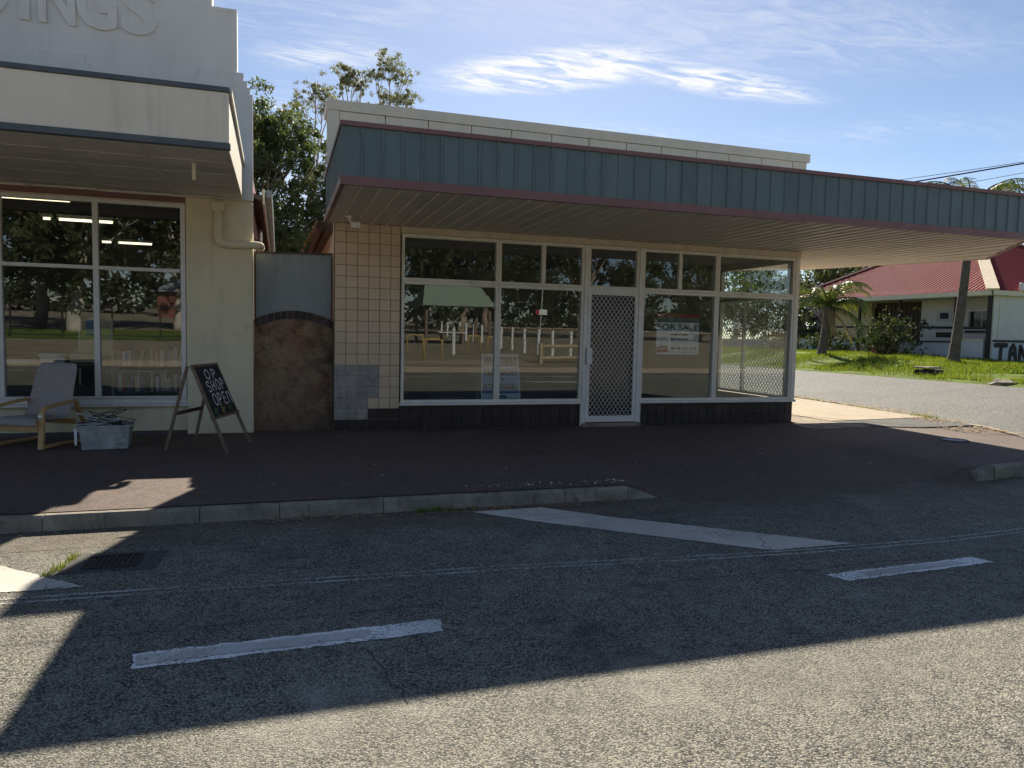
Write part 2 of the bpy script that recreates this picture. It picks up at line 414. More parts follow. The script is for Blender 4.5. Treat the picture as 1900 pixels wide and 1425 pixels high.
M['gravel'] = asphalt('gravel', (0.16, 0.12, 0.08), (0.46, 0.38, 0.28), chip=40)
M['white_render'] = plain('white_render', (0.79, 0.77, 0.72), 0.85, 0.06, 1.2, spec=0.25, bump=0.3, bscale=30, grime=0.25, grime_c=(0.50,0.47,0.42), crack=0.16, runs=0.4)
M['awning_cream'] = plain('awning_cream', (0.80, 0.74, 0.62), 0.8, 0.05, 1.5, spec=0.25, bump=0.2, bscale=40, grime=0.25, grime_c=(0.5,0.45,0.37), runs=0.5)
M['cream_render'] = plain('cream_render', (0.75, 0.68, 0.49), 0.85, 0.08, 1.3, spec=0.25, bump=0.3, bscale=30, grime=0.35, grime_c=(0.46,0.44,0.33), crack=0.6, runs=0.35)
M['bluegrey'] = plain('bluegrey_flashing', (0.095, 0.115, 0.13), 0.55, 0.15, 3, grime=0.3, grime_c=(0.2,0.2,0.2))
M['boards'] = plain('soffit_boards', (0.74, 0.70, 0.66), 0.8, 0.1, 3, bump=0.1, per=0.1, grime=0.25, grime_c=(0.28,0.25,0.22))
M['alum'] = plain('painted_frame', (0.74, 0.71, 0.63), 0.5, 0.07, 4, grime=0.35, grime_c=(0.30,0.27,0.23))
M['alum_white'] = plain('white_frame', (0.74, 0.73, 0.70), 0.5, 0.06, 4, grime=0.3, grime_c=(0.33,0.30,0.27))
M['head'] = plain('painted_timber', (0.62, 0.54, 0.42), 0.7, 0.12, 5, grime=0.4, grime_c=(0.33,0.25,0.17))
M['tile'] = plain('beige_tile', (0.62, 0.49, 0.35), 0.38, 0.05, 1.5, spec=0.45, per=0.08, grime=0.22, grime_c=(0.32,0.26,0.18))
M['grout'] = plain('grout', (0.36, 0.28, 0.20), 0.95, 0.2, 8)
M['plinth'] = plain('plinth_tile', (0.030, 0.023, 0.026), 0.42, 0.2, 3, spec=0.4, per=0.25, grime=0.45, grime_c=(0.11,0.10,0.10))
M['plinth_grout'] = plain('plinth_grout', (0.13, 0.12, 0.12), 0.95, 0.3, 8)
M['screed'] = plain('bare_screed', (0.345, 0.33, 0.31), 0.95, 0.25, 9, spec=0.15, bump=0.7, bscale=35, per=0.12, grime=0.5, grime_c=(0.12,0.12,0.12))
M['green'] = plain('green_steel', (0.122, 0.176, 0.186), 0.5, 0.12, 1.0, spec=0.45, per=0.08, streak=True, grime=0.35, grime_c=(0.19,0.25,0.25), runs=0.35)
M['trim'] = plain('red_brown_trim', (0.22, 0.115, 0.11), 0.45, 0.1, 2, grime=0.2, grime_c=(0.2,0.13,0.12))
M['soffit'] = plain('soffit_steel', (0.74, 0.68, 0.61), 0.5, 0.05, 1.5, per=0.05, grime=0.2, grime_c=(0.40,0.34,0.27))
M['parapet'] = plain('parapet_sheet', (0.72, 0.66, 0.53), 0.7, 0.06, 1.5, per=0.05, streak=True, grime=0.35, grime_c=(0.50,0.45,0.34))
M['steelsheet'] = plain('grey_sheet', (0.27, 0.31, 0.325), 0.5, 0.12, 2.5, streak=True, spec=0.4, grime=0.3, grime_c=(0.13,0.14,0.15))
M['render_old'] = stained_render('old_render')
M['brick_dark'] = plain('arch_brick', (0.065, 0.048, 0.045), 0.8, 0.3, 8, bump=0.5, per=0.3)
M['mortar'] = plain('mortar', (0.26, 0.24, 0.22), 0.95, 0.2, 12)
M['brick_red'] = brickmat('brick_red', (0.24, 0.075, 0.05), (0.17, 0.055, 0.04), (0.35, 0.31, 0.27), 'y')
M['roofdark'] = plain('dark_roof', (0.10, 0.075, 0.06), 0.7, 0.2, 4)
M['glass'] = glass('shop_glass', k=2.5)
M['glass_left'] = glass('shop_glass_old', (0.70, 0.75, 0.76), 2.7)
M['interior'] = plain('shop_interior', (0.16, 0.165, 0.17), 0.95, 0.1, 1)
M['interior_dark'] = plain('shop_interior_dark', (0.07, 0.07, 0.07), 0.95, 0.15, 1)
M['lino'] = plain('shop_floor', (0.10, 0.10, 0.10), 0.6, 0.15, 3)
M['timber'] = plain('weathered_timber', (0.19, 0.135, 0.095), 0.8, 0.25, 12, bump=0.3, grime=0.3)
M['birch'] = plain('bent_birch', (0.50, 0.31, 0.13), 0.45, 0.12, 14, spec=0.4)
M['fabric'] = plain('mauve_fabric', (0.36, 0.33, 0.32), 0.95, 0.10, 30, spec=0.1, bump=0.5, bscale=500)
M['chalkboard'] = plain('chalkboard', (0.017, 0.019, 0.024), 0.6, 0.3, 6)
M['chalk'] = plain('chalk_paint', (0.75, 0.75, 0.75), 0.9, 0.12, 20)
M['flower_y'] = plain('flower_yellow', (0.32, 0.27, 0.06), 0.9, 0.2, 30)
M['flower_g'] = plain('flower_green', (0.10, 0.22, 0.09), 0.9, 0.2, 30)
M['black_plastic'] = plain('black_plastic', (0.02, 0.02, 0.022), 0.4, 0.1, 9)
M['white_plastic'] = plain('white_plastic', (0.75, 0.75, 0.74), 0.5, 0.05, 9)
M['paper'] = plain('paper', (0.70, 0.72, 0.78), 0.8, 0.05, 9)
M['galv'] = plain('galvanised', (0.62, 0.62, 0.60), 0.45, 0.1, 8, metal=0.35)
M['navy'] = plain('navy_print', (0.02, 0.025, 0.06), 0.7, 0.05, 5)
M['red_print'] = plain('red_print', (0.33, 0.035, 0.04), 0.7, 0.08, 5)
M['sign_white'] = plain('sign_white', (0.74, 0.77, 0.77), 0.6, 0.04, 5)
M['sign_blue'] = plain('sign_blue', (0.10, 0.28, 0.50), 0.6, 0.05, 3)
M['sign_blue_dark'] = plain('sign_blue_dark', (0.05, 0.15, 0.34), 0.6, 0.05, 3)
M['sign_pale'] = plain('sign_pale_blue', (0.42, 0.60, 0.68), 0.6, 0.05, 3)
M['sign_grey'] = plain('sign_grey', (0.50, 0.53, 0.55), 0.6, 0.05, 3)
M['tubeglow'] = emit('lit_tube', (1.0, 0.82, 0.50), 1.6)
M['bark'] = plain('gum_bark', (0.30, 0.24, 0.19), 0.9, 0.35, 5, spec=0.15, bump=0.4, bscale=25)
M['bark_pale'] = plain('pale_bark', (0.50, 0.45, 0.38), 0.9, 0.25, 4, spec=0.15, bump=0.3, bscale=25)
M['palmbark'] = plain('palm_bark', (0.125, 0.105, 0.09), 0.95, 0.3, 6, spec=0.1, bump=0.7, bscale=20)
M['gum'] = foliage('gum_leaves', (0.062, 0.088, 0.046), (0.112, 0.138, 0.068), 0.34)
M['gum_grey'] = foliage('grey_gum_leaves', (0.12, 0.135, 0.095), (0.20, 0.21, 0.15), 0.35)
M['gum_dark'] = foliage('dark_gum_leaves', (0.035, 0.050, 0.022), (0.065, 0.080, 0.034), 0.2)
M['shrub'] = foliage('shrub_leaves', (0.030, 0.048, 0.018), (0.065, 0.085, 0.035), 0.22, 0.65)
M['palm'] = foliage('palm_leaves', (0.055, 0.085, 0.030), (0.120, 0.140, 0.050), 0.3, 0.4)
M['palm_dead'] = foliage('dead_palm_leaves', (0.20, 0.15, 0.08), (0.30, 0.22, 0.12), 0.2, 0.8)
M['grassblade'] = foliage('grass_blades', (0.075, 0.115, 0.016), (0.165, 0.20, 0.04), 0.4, 0.6)
M['grass'] = plain('grass_soil', (0.115, 0.165, 0.03), 1.0, 0.4, 1.6, spec=0.1, bump=0.8, bscale=50, grime=0.7, grime_c=(0.20,0.14,0.07))
M['parkground'] = plain('park_ground', (0.28, 0.24, 0.18), 1.0, 0.3, 1.2, spec=0.1, bump=0.6, bscale=20, grime=0.6, grime_c=(0.12,0.11,0.05))
M['leaf'] = plain('dry_leaf', (0.30, 0.20, 0.11), 0.9, 0.4, 30)
M['pub_roof'] = plain('red_roof', (0.27, 0.052, 0.058), 0.75, 0.12, 2, spec=0.12, grime=0.3, grime_c=(0.16,0.04,0.045), streak=True)
M['pub_roof_b'] = M['pub_roof']
M['pub_cap'] = plain('cream_ridge', (0.68, 0.56, 0.42), 0.6, 0.08, 4)
M['pub_white'] = plain('pub_white', (0.66, 0.65, 0.62), 0.85, 0.06, 2, bump=0.2, grime=0.3, grime_c=(0.45,0.42,0.38))
M['pub_cream'] = plain('pub_cream', (0.62, 0.53, 0.34), 0.85, 0.06, 2)
M['pub_blue'] = plain('pub_low_wall', (0.52, 0.56, 0.60), 0.85, 0.06, 2, bump=0.3, grime=0.25, grime_c=(0.4,0.42,0.44))
M['pub_dark'] = plain('pub_dark_timber', (0.022, 0.018, 0.02), 0.6, 0.2, 5)
M['pub_brown'] = plain('pub_brown_timber', (0.06, 0.03, 0.022), 0.6, 0.3, 5)
M['pub_glass'] = plain('pub_dark_glass', (0.02, 0.022, 0.028), 0.12, 0.1, 3, spec=0.6)
M['wire'] = plain('black_wire', (0.015, 0.015, 0.017), 0.6, 0.1, 3)
M['yellow'] = plain('yellow_paint', (0.60, 0.42, 0.10), 0.5, 0.1, 5)
M['greenroof'] = plain('green_shelter_roof', (0.25, 0.32, 0.25), 0.5, 0.1, 2)
M['logs'] = plain('pine_log', (0.42, 0.33, 0.22), 0.9, 0.15, 5)
M['cover'] = plain('service_cover', (0.20, 0.25, 0.30), 0.6, 0.15, 9, metal=0.2)
M['iron'] = plain('cast_iron', (0.06, 0.05, 0.045), 0.7, 0.3, 12, metal=0.3)
M['tarcrack'] = plain('tar_crack', (0.075, 0.062, 0.05), 0.9, 0.2, 12)
M['tub'] = None
t = NT('clear_tub'); a_ = t.bsdf((0.60, 0.60, 0.57), 0.3, 0, 0.5); b_ = t.n('ShaderNodeBsdfTransparent'); b_.inputs[0].default_value = (0.75, 0.82, 0.88, 1)
m_ = t.n('ShaderNodeMixShader'); t.l(t.mr(t.noise(9, 4), 0.35, 0.7, 0.35, 0.8), m_.inputs[0]); t.l(b_.outputs[0], m_.inputs[1]); t.l(a_, m_.inputs[2])
M['tub'] = t.done(m_.outputs[0])

# ------------------------------------------------------------------ text helpers
def text_mesh(txt, size, bold=0.0, extrude=0.0, align='CENTER'):
    cu = bpy.data.curves.new('txt', 'FONT'); cu.body = txt; cu.size = size; cu.offset = bold; cu.extrude = extrude; cu.align_x = align; cu.resolution_u = 3
    ob = bpy.data.objects.new('txt', cu); COL.objects.link(ob)
    dg = bpy.context.evaluated_depsgraph_get()
    me = bpy.data.meshes.new_from_object(ob.evaluated_get(dg))
    bpy.data.objects.remove(ob); bpy.data.curves.remove(cu)
    me.materials.clear()
    return me
def put_text(name, txt, size, mat, parent, frame, wid=None, bold=0.0, extrude=0.001):
    # frame: (origin world/local vector, right vector, up vector); text is centred on origin
    me = text_mesh(txt, size, bold, extrude)
    n = len(me.vertices); co = np.empty(n*3); me.vertices.foreach_get('co', co); co = co.reshape(-1, 3)
    lo, hi = co.min(0), co.max(0)
    co[:, 0] -= (lo[0]+hi[0])/2; co[:, 1] -= (lo[1]+hi[1])/2
    if wid: co[:, 0] *= wid/(hi[0]-lo[0])
    o, r, u = [Vector(q) for q in frame]; nn = r.cross(u)
    A = np.array([r, u, nn]); co = co @ A + np.array(o)
    me.vertices.foreach_set('co', co.ravel()); me.update()
    return link(name, me, mat, parent)
def stroke(mb, pts, w, frame, th=0.002, n=6):
    # flat ribbon with round joints along 2D points in a frame
    o, r, u = [Vector(q) for q in frame]; nn = r.cross(u)
    P = [o + r*p[0] + u*p[1] for p in pts]
    for a, b in zip(P[:-1], P[1:]):
        d = (b-a)
        if d.length < 1e-6: continue
        d.normalize(); s = nn.cross(d)*(w/2)
        mb.add([a-s+nn*th, b-s+nn*th, b+s+nn*th, a+s+nn*th], [(0,1,2,3)])
    for k, p in enumerate(P):
        ring = [p + (r*math.cos(q)+u*math.sin(q))*(w/2) + nn*(th+0.0002*(1+k % 3)) for q in [2*math.pi*i/8 for i in range(8)]]
        mb.add(ring, [tuple(range(8))])
def arc(cx, cy, rx, ry, a0, a1, n=12):
    return [(cx+rx*math.cos(R(a0+(a1-a0)*i/n)), cy+ry*math.sin(R(a0+(a1-a0)*i/n))) for i in range(n+1)]

# ================================================================== THE SETTING
struct(MB().quad((-700,-700,-0.6),(700,-700,-0.6),(700,900,-0.6),(-700,900,-0.6)).build('ground', M['soil']))

ROADZ = -0.17
road = struct(MB().add([(-70,-14.0,ROADZ),(70,-14.0,ROADZ),(70,-3.2,ROADZ),(-70,-3.2,ROADZ)], [(0,1,2,3)]).build('road', M['road']))

def ss(a, b, x):
    q = max(0.0, min(1.0, (x-a)/(b-a))); return q*q*(3-2*q)
def street_z(x, y):
    return ROADZ + 0.004 + (0.07 + 0.44*max(0, min(1, (x-11)/5.9)))*ss(-4.6, 0.5, y)
me = grid_mesh('side_street', np.concatenate([np.arange(8.5, 17.3, 0.4)]), np.concatenate([np.arange(-4.6, 6, 0.4), np.arange(6, 70, 4)]), street_z)
side_street = struct(link('side_street', me, M['street']))

# --- footpath of red-brown asphalt, dipping to the road at the driveway crossing
KP = [(-12,-4.06),(2.6,-4.06),(6.9,-4.0),(8.0,-3.80),(9.2,-3.25),(10.1,-2.15),(10.85,-0.6),(11.2,1.6),(11.7,5.0),(12.1,12),(12.4,40)]
def yedge(x):
    for (a, b), (c, d) in zip(KP[:-1], KP[1:]):
        if a <= x <= c: return b + (d-b)*(x-a)/(c-a)
    return -0.6
def path_z(x, t):
    dip = ss(2.35, 3.0, x)*(1-ss(6.3, 6.95, x))
    z = -0.03*t
    return z - 0.115*dip*ss(0.35, 1.0, t)
xs = np.arange(-9, 10.86, 0.15); ts = np.linspace(0, 1, 22)
V = []; 
for t_ in ts:
    for x in xs:
        y1 = yedge(x)+0.02; y0 = 0.35
        V.append((x, y0+(y1-y0)*t_, path_z(x, t_)))
nx = len(xs); ii = np.arange(len(ts)-1)[:,None]*nx+np.arange(nx-1)[None,:]
footpath = struct(link('footpath', np_mesh('footpath', V, np.stack([ii, ii+nx, ii+nx+1, ii+1], -1).reshape(-1,4)), M['path']))
# ramped lip of the crossing down to the road
lip = MB()
for x in np.arange(2.4, 7.2, 0.3):
    a, b = x, x+0.3
    lip.quad((a, yedge(a)+0.02, path_z(a,1)), (b, yedge(b)+0.02, path_z(b,1)), (b, yedge(b)-0.10, ROADZ-0.01), (a, yedge(a)-0.10, ROADZ-0.01))
lip.build('crossing_lip', M['path'], footpath)
struct(MB().prism([(7.58,-0.30),(8.36,-0.30),(8.40,14),(7.58,14)], -0.3, 0.0035).build('gravel_strip', M['gravel']))
cp = struct(MB().prism([(8.33,-0.08),(10.72,0.16),(11.02,3.2),(11.2,7.0),(11.4,14),(8.4,14)], -0.3, 0.012).build('concrete_path', M['concrete']))
MB().bar((8.36,5.2,0.012),(11.1,5.25,0.012),0.02,0.004).build('joint', M['tarcrack'], cp)
tag(MB().prism([(8.33,-0.10),(10.75,0.12),(10.55,-0.95),(9.35,-1.05),(8.5,-0.75)], -0.2, 0.006).build('asphalt_patch', M['greypatch']), 'dark grey asphalt patch on the footpath at the street corner', 'patch')
bpy.data.objects['asphalt_patch']['kind'] = 'structure'
tag(MB().cbox(7.25,7.86,-0.92,-0.36,-0.1,0.010,0.006).build('pit_lid', M['kerb']), 'pale square concrete pit lid beside the shop corner', 'pit lid')
tag(MB().cbox(7.88,8.46,-0.88,-0.33,-0.1,0.012,0.006).build('pit_lid', M['kerb']), 'grey square pit lid nearest the concrete path', 'pit lid')
cov = thing('service_cover', 'round bluish service cover in the footpath at the corner', 'cover', (8.62,-2.25,-0.02))
MB().add([(0.17*math.cos(a),0.17*math.sin(a),0.008) for a in np.linspace(0,2*math.pi,25)[:-1]],[tuple(range(24))]).build('lid', M['cover'], cov, local=True)
MB().tube([(0.18*math.cos(a),0.18*math.sin(a),0.004) for a in np.linspace(0,2*math.pi,25)],0.012,5,False).build('ring', M['iron'], cov, local=True)

# --- kerbs, block by block
kerb = thing('kerb', 'concrete kerb along the main road', 'kerb'); kerb['kind'] = 'structure'; del kerb['category']
def kerb_block(x0, x1, tz0=-0.034, tz1=-0.034):
    prof = [(-4.055, None),(-4.055,0.0),(-4.115,0.0),(-4.135,-0.018),(-4.155,-0.125),(-4.155,None)]
    g = 0.003; mb = MB(); vs = []
    for x, tz in ((x0+g,tz0),(x1-g,tz1)):
        for y, z in prof:
            vs.append((x, y, -0.3 if z is None else max(tz+z, ROADZ-0.02)))
    n = len(prof)
    mb.add(vs, [tuple(range(n)), tuple(range(2*n-1, n-1, -1))]+[(i, i+n, (i+1)%n+n, (i+1)%n) for i in range(n)])
    return mb.build('kerb_stone', M['kerb'], kerb)
MB().add([(-12,-4.15,-0.147),(2.9,-4.15,-0.147),(2.9,-4.6,ROADZ+0.0015),(-12,-4.6,ROADZ+0.0015)],[(0,1,2,3)]).build('gutter_edge', M['road'], road)
J = [-9.0,-7.9,-6.8,-5.7,-4.6,-3.5,-2.4,-1.32,-0.72,0.12,1.78,2.42]
for a, b in zip(J[:-1], J[1:]): kerb_block(a, b)
kerb_block(2.42, 2.74, -0.034, -0.150)
# corner kerb, low and weathered, following the curve
cpts = [Vector((6.82,-4.0,0)),Vector((7.1,-3.98,0)),Vector((7.95,-3.84,0)),Vector((9.0,-3.42,0)),Vector((9.7,-2.78,0)),Vector((10.3,-1.9,0)),Vector((10.72,-1.0,0)),Vector((10.98,0.3,0)),Vector((11.3,2.4,0)),Vector((11.62,5.0,0)),Vector((11.85,8.0,0)),Vector((12.1,14,0))]
for k, (a, b) in enumerate(zip(cpts[:-1], cpts[1:])):
    d = (b-a).normalized(); nrm = Vector((d.y,-d.x,0)); a2 = a+d*0.008; b2 = b-d*0.008
    top = -0.022 if k < 4 else -0.015
    w = 0.12; vs = []
    for j_, p in enumerate((a2, b2)):
        h0 = top - (0.06 if (k == 0 and j_ == 0) else 0.0)
        for o_, z in ((-w/2,-0.3),(-w/2,h0),(w/2-0.03,h0),(w/2,h0-0.02),(w/2+0.02,-0.3)):
            q = p + nrm*(o_+0.045); vs.append((q.x,q.y,z))
    MB().add(vs, [(0,1,2,3,4),(9,8,7,6,5)]+[(i,i+5,(i+1)%5+5,(i+1)%5) for i in range(5)]).build('kerb_stone', M['kerb'] if k < 5 else M['concrete'], kerb)

# --- road markings
def jag(poly, step=0.03, amp=0.006):
    out = []
    for (a, b), (c, d) in zip(poly, poly[1:]+poly[:1]):
        L = math.hypot(c-a, d-b); n = max(1, int(L/step))
        for i in range(n):
            q = i/n; out.append((a+(c-a)*q+random.uniform(-amp,amp), b+(d-b)*q+random.uniform(-amp,amp)))
    return out
def mark(name, poly, mat, z=ROADZ+0.004, amp=0.009):
    p = jag(poly, amp=amp)
    return MB().add([(x,y,z) for x,y in p],[tuple(range(len(p)))]).build(name, mat, road)
mark('lane_dash', [(-1.385,-6.515),(0.115,-6.475),(0.085,-6.635),(-1.36,-6.69)], M['paint'])
mark('lane_dash_wear', [(-1.36,-6.545),(-0.28,-6.525),(-0.3,-6.615),(-1.34,-6.655)], M['paint_dirty'], ROADZ+0.007)
mark('lane_dash', [(2.74,-6.385),(4.08,-6.335),(4.14,-6.465),(2.79,-6.535)], M['paint'])
mark('lane_dash_wear', [(2.98,-6.41),(3.85,-6.365),(3.9,-6.44),(3.02,-6.485)], M['paint_dirty'], ROADZ+0.007)
mark('diagonal_bar', [(1.258,-4.60),(1.936,-4.60),(3.47,-5.83),(2.74,-5.83)], M['paint_cream'])
pj = jag([(0.86,-4.28),(1.50,-4.26),(1.936,-4.60),(1.258,-4.60)], amp=0.004)
MB().add([(x,y,ROADZ+0.0055+(y+4.6)/0.45*0.0215) for x,y in pj],[tuple(range(len(pj)))]).build('diagonal_bar', M['paint_cream'], road)
mark('diagonal_bar', [(-1.83,-5.46),(-2.62,-5.43),(-3.665,-4.62),(-2.72,-4.62)], M['paint_cream'])
EL = [(-9,-5.5),(-2.2,-5.61),(-1.33,-5.64),(0.76,-5.735),(2.0,-5.85),(2.98,-5.915),(4.2,-5.93),(5.22,-5.86),(6.6,-5.55),(8.2,-4.85),(9.6,-3.95)]
for off in (-0.036, 0.038):
    a = [(x, y+off-0.016) for x, y in EL]; b = [(x, y+off+0.016) for x, y in reversed(EL)]
    mark('edge_line', a+b, M['paint_old'], amp=0.004)
mark('edge_line', [(-60,-11.95),(60,-11.95),(60,-12.05),(-60,-12.05)], M['paint'])
mark('turn_arrow', [(5.5,-9.9),(8.2,-9.7),(8.4,-10.05),(5.5,-10.0)], M['paint'])
# a short branching crack in the road
ck = MB(); random.seed(3)
for (x0,y0,x1,y1) in ((-0.31,-6.75,-0.20,-7.32),(-0.05,-6.7,-0.02,-7.0)):
    pts = [(x0+(x1-x0)*i/9+random.uniform(-.02,.02), y0+(y1-y0)*i/9) for i in range(10)]
    for k, ((a,b),(c,d)) in enumerate(zip(pts[:-1],pts[1:])):
        w = 0.002+0.002*random.random()
        ck.quad((a-w,b,ROADZ+.003),(c-w,d,ROADZ+.003),(c+w,d,ROADZ+.003),(a+w,b,ROADZ+.003))
ck.build('crack', M['tarcrack'], road)
# --- drain grate in the road
gr = thing('drain_grate', 'rusty iron drain grate in a broken concrete surround by the kerb', 'grate', (-1.76,-5.0,ROADZ))
MB().prism(jag([(-0.28,-0.17),(0.26,-0.20),(0.30,0.20),(-0.27,0.24)],0.05,0.012),0.001,0.007).build('surround', M['greypatch'], gr, local=True)
fr = MB()
for a in ((-0.15,-0.13,-0.15,0.13),(0.15,-0.13,0.15,0.13),(-0.15,-0.13,0.15,-0.13),(-0.15,0.13,0.15,0.13)):
    fr.bar((a[0],a[1],0.012),(a[2],a[3],0.012),0.02,0.012)
fr.build('frame', M['iron'], gr, local=True)
MB().quad((-0.15,-0.13,0.0085),(0.15,-0.13,0.0085),(0.15,0.13,0.0085),(-0.15,0.13,0.0085)).build('pit', M['tarcrack'], gr, local=True)
for k in range(9): MB().bar((-0.13+k*0.0325,-0.12,0.013),(-0.13+k*0.0325,0.12,0.013),0.014,0.008).build('bar', M['iron'], gr, local=True)

# --- verge rising to the pub
def verge_z(x, y):
    top = max(0.62, min(0.86, 0.70+0.03*(y-9)))
    e = 0.345
    b = e + 0.06*ss(16.75,17.2,x) + (top-e-0.06)*ss(16.9, 20.6, x)
    b += 0.025*math.sin(x*2.1+y*1.3)*ss(17,18,x) + 0.02*math.sin(y*2.7-x*1.1)*ss(17,18,x)
    return b
vx = np.concatenate([[16.55],np.arange(16.8, 27.2, 0.3),[30,40,60]]); vy = np.concatenate([np.arange(-6, 30, 0.35), np.arange(30, 75, 5)])
me = grid_mesh('verge', vx + 0, vy, lambda x, y: verge_z(x, y) if x > 16.7 else 0.1)
verge = struct(link('verge', me, M['grass'], smooth=True))
def blades(n, xr, yr, hmin, hmax, zf, seed, keep=None, w=0.008):
    g = np.random.default_rng(seed)
    x = g.uniform(*xr, n); y = g.uniform(*yr, n)
    if keep is not None:
        k = keep(x, y, g); x = x[k]; y = y[k]; n = len(x)
    z = np.array([zf(a, b) for a, b in zip(x, y)])
    h = g.uniform(hmin, hmax, n); a = g.uniform(0, 2*np.pi, n); ln = g.normal(0, 0.35, (n,2))*h[:,None]
    ww = w*g.uniform(0.7,1.6,n)
    p0 = np.stack([x-np.cos(a)*ww, y-np.sin(a)*ww, z-0.01],-1); p1 = np.stack([x+np.cos(a)*ww, y+np.sin(a)*ww, z-0.01],-1)
    p2 = np.stack([x+ln[:,0], y+ln[:,1], z+h],-1)
    V = np.stack([p0,p1,p2],1).reshape(-1,3); F = np.arange(3*n).reshape(-1,3)
    return V, F
def gkeep(x, y, g):
    pat = np.sin(x*1.7+y*0.9)+np.sin(y*1.9-x*0.6)+np.sin(x*0.7-y*2.3+1)
    return (pat+g.normal(0,0.9,len(x)) > -0.35) & (x > 16.95+0.12*np.sin(y*3)+0.1*g.random(len(x)))
V, F = blades(90000, (16.9,25.3), (-1,26), 0.04, 0.15, verge_z, 5, gkeep, 0.013)
struct(link('verge_grass', np_mesh('verge_grass', V, F), M['grassblade']), 'stuff', 'short bright green grass on the verge across the side street')
# weeds round the grate, along the kerbs and on the path edge
def tuft(cx, cy, rx, ry, n, z, hm, seed):
    return blades(n, (cx-rx,cx+rx), (cy-ry,cy+ry), hm*0.4, hm, lambda a,b: z, seed, None, 0.004)
VV=[];FF=[];o=0
for i,(cx,cy,rx,ry,n,z,h) in enumerate([(-2.03,-4.87,0.03,0.07,70,ROADZ,0.05),(-2.07,-5.05,0.035,0.08,80,ROADZ,0.045),(-2.10,-5.17,0.03,0.05,40,ROADZ,0.04),(0.55,-4.19,0.16,0.03,110,-0.15,0.06),(0.85,-4.19,0.1,0.03,40,-0.15,0.045),
      (10.85,1.2,0.12,1.0,180,0.0,0.06),(11.05,2.8,0.10,0.9,120,0.0,0.05),(11.3,4.3,0.12,0.7,90,0.0,0.05),(10.75,0.2,0.12,0.3,120,0.0,0.09),(10.4,-1.75,0.1,0.2,90,-0.1,0.07),(7.3,-4.05,0.3,0.03,60,ROADZ,0.05),(-1.3,-0.03,0.3,0.02,12,0,0.10)]):
    v,f = tuft(cx,cy,rx,ry,n,z,h,100+i); VV.append(v); FF.append(f+o); o+=len(v)
struct(link('weeds', np_mesh('weeds', np.concatenate(VV), np.concatenate(FF)), M['grassblade']), 'stuff', 'small weeds and grass tufts in cracks along the kerb')
# dry leaves and litter: against the kerb, on the path behind the kerb and at the corner
def litter(name, spots, mat, label, seed):
    g = np.random.default_rng(seed); V=[];F=[];o=0
    for (x0,x1,y0,y1,z,n,s) in spots:
        for _ in range(n):
            x,y = g.uniform(x0,x1), g.uniform(y0,y1); a=g.uniform(0,6.28); l=s*g.uniform(0.5,1.5); w=l*g.uniform(0.25,0.5); c,sn=math.cos(a),math.sin(a)
            t1,t2=g.uniform(0.002,0.014,2)
            V += [(x-c*l,y-sn*l,z+t1),(x-sn*w,y+c*w,z+t2),(x+c*l,y+sn*l,z+t1*0.6),(x+sn*w,y-c*w,z+0.003)]; F.append((o,o+1,o+2,o+3)); o+=4
    struct(link(name, np_mesh(name,V,F), mat), 'stuff', label)
litter('leaf_litter', [(-1.0,2.3,-4.28,-4.16,-0.150,420,0.015),(-4,3,-4.26,-4.16,-0.150,160,0.012),(0.1,2.6,-4.02,-3.75,-0.024,120,0.010),(1.6,2.7,-4.0,-3.8,-0.026,60,0.010),(9.6,10.6,-1.9,-0.4,-0.005,420,0.03),(10.2,10.9,-0.6,0.4,0.004,260,0.03),(-2.5,6.8,-3.9,-0.1,-0.016,46,0.011),(10.7,11.6,0.4,5,0.002,700,0.035),(0.1,4.0,-0.13,-0.04,0.002,60,0.012)], M['leaf'], 'dry leaves and litter lying along the kerb and footpath', 3)
litter('pale_litter', [(0.9,2.5,-3.98,-3.80,-0.024,70,0.011),(-2,7,-3.8,-0.3,-0.012,22,0.009),(0.0,6.5,-0.11,-0.03,0.003,36,0.014)], M['sign_white'], 'small pale scraps scattered on the dark footpath', 4)
tag(MB().tube([(-1.86,-4.42,ROADZ+0.008),(-1.74,-4.40,ROADZ+0.012),(-1.67,-4.36,ROADZ+0.008)],[0.006,0.008,0.005],5).build('twig', M['timber']), 'short dark twig lying on the sunlit road', 'twig')

# --- culvert pipe and rocks in the verge
cul = thing('culvert_pipe', 'dark concrete drain pipe end poking out of the grass bank', 'pipe', (17.75,6.7,0.22))
n=18; po=[];
cm_ = MB()
ring=[(0.19*math.cos(2*math.pi*k/n),0.19*math.sin(2*math.pi*k/n)) for k in range(n)]
ri=[(0.15*math.cos(2*math.pi*k/n),0.15*math.sin(2*math.pi*k/n)) for k in range(n)]
vs=[(-0.25,a,b+0.2) for a,b in ring]+[(0.6,a,b+0.2) for a,b in ring]+[(-0.25,a,b+0.2) for a,b in ri]+[(0.6,a,b+0.2) for a,b in ri]
fs=[]
for k in range(n):
    j=(k+1)%n; fs+=[(k,j,n+j,n+k),(2*n+k,3*n+k,3*n+j,2*n+j),(k,2*n+k,2*n+j,j)]
cm_.add(vs,fs).build('barrel', M['iron'], cul, local=True)
MB().add([(-0.2,-0.3,0.0),(-0.2,0.3,0.0),(-0.85,0.75,-0.02),(-0.9,0.25,-0.02)],[(0,1,2,3)]).build('apron', M['tarcrack'], cul, local=True)
MB().cbox(-0.15,0.35,-0.30,0.30,0.41,0.46,0.02).build('headwall', M['kerb'], cul, local=True)
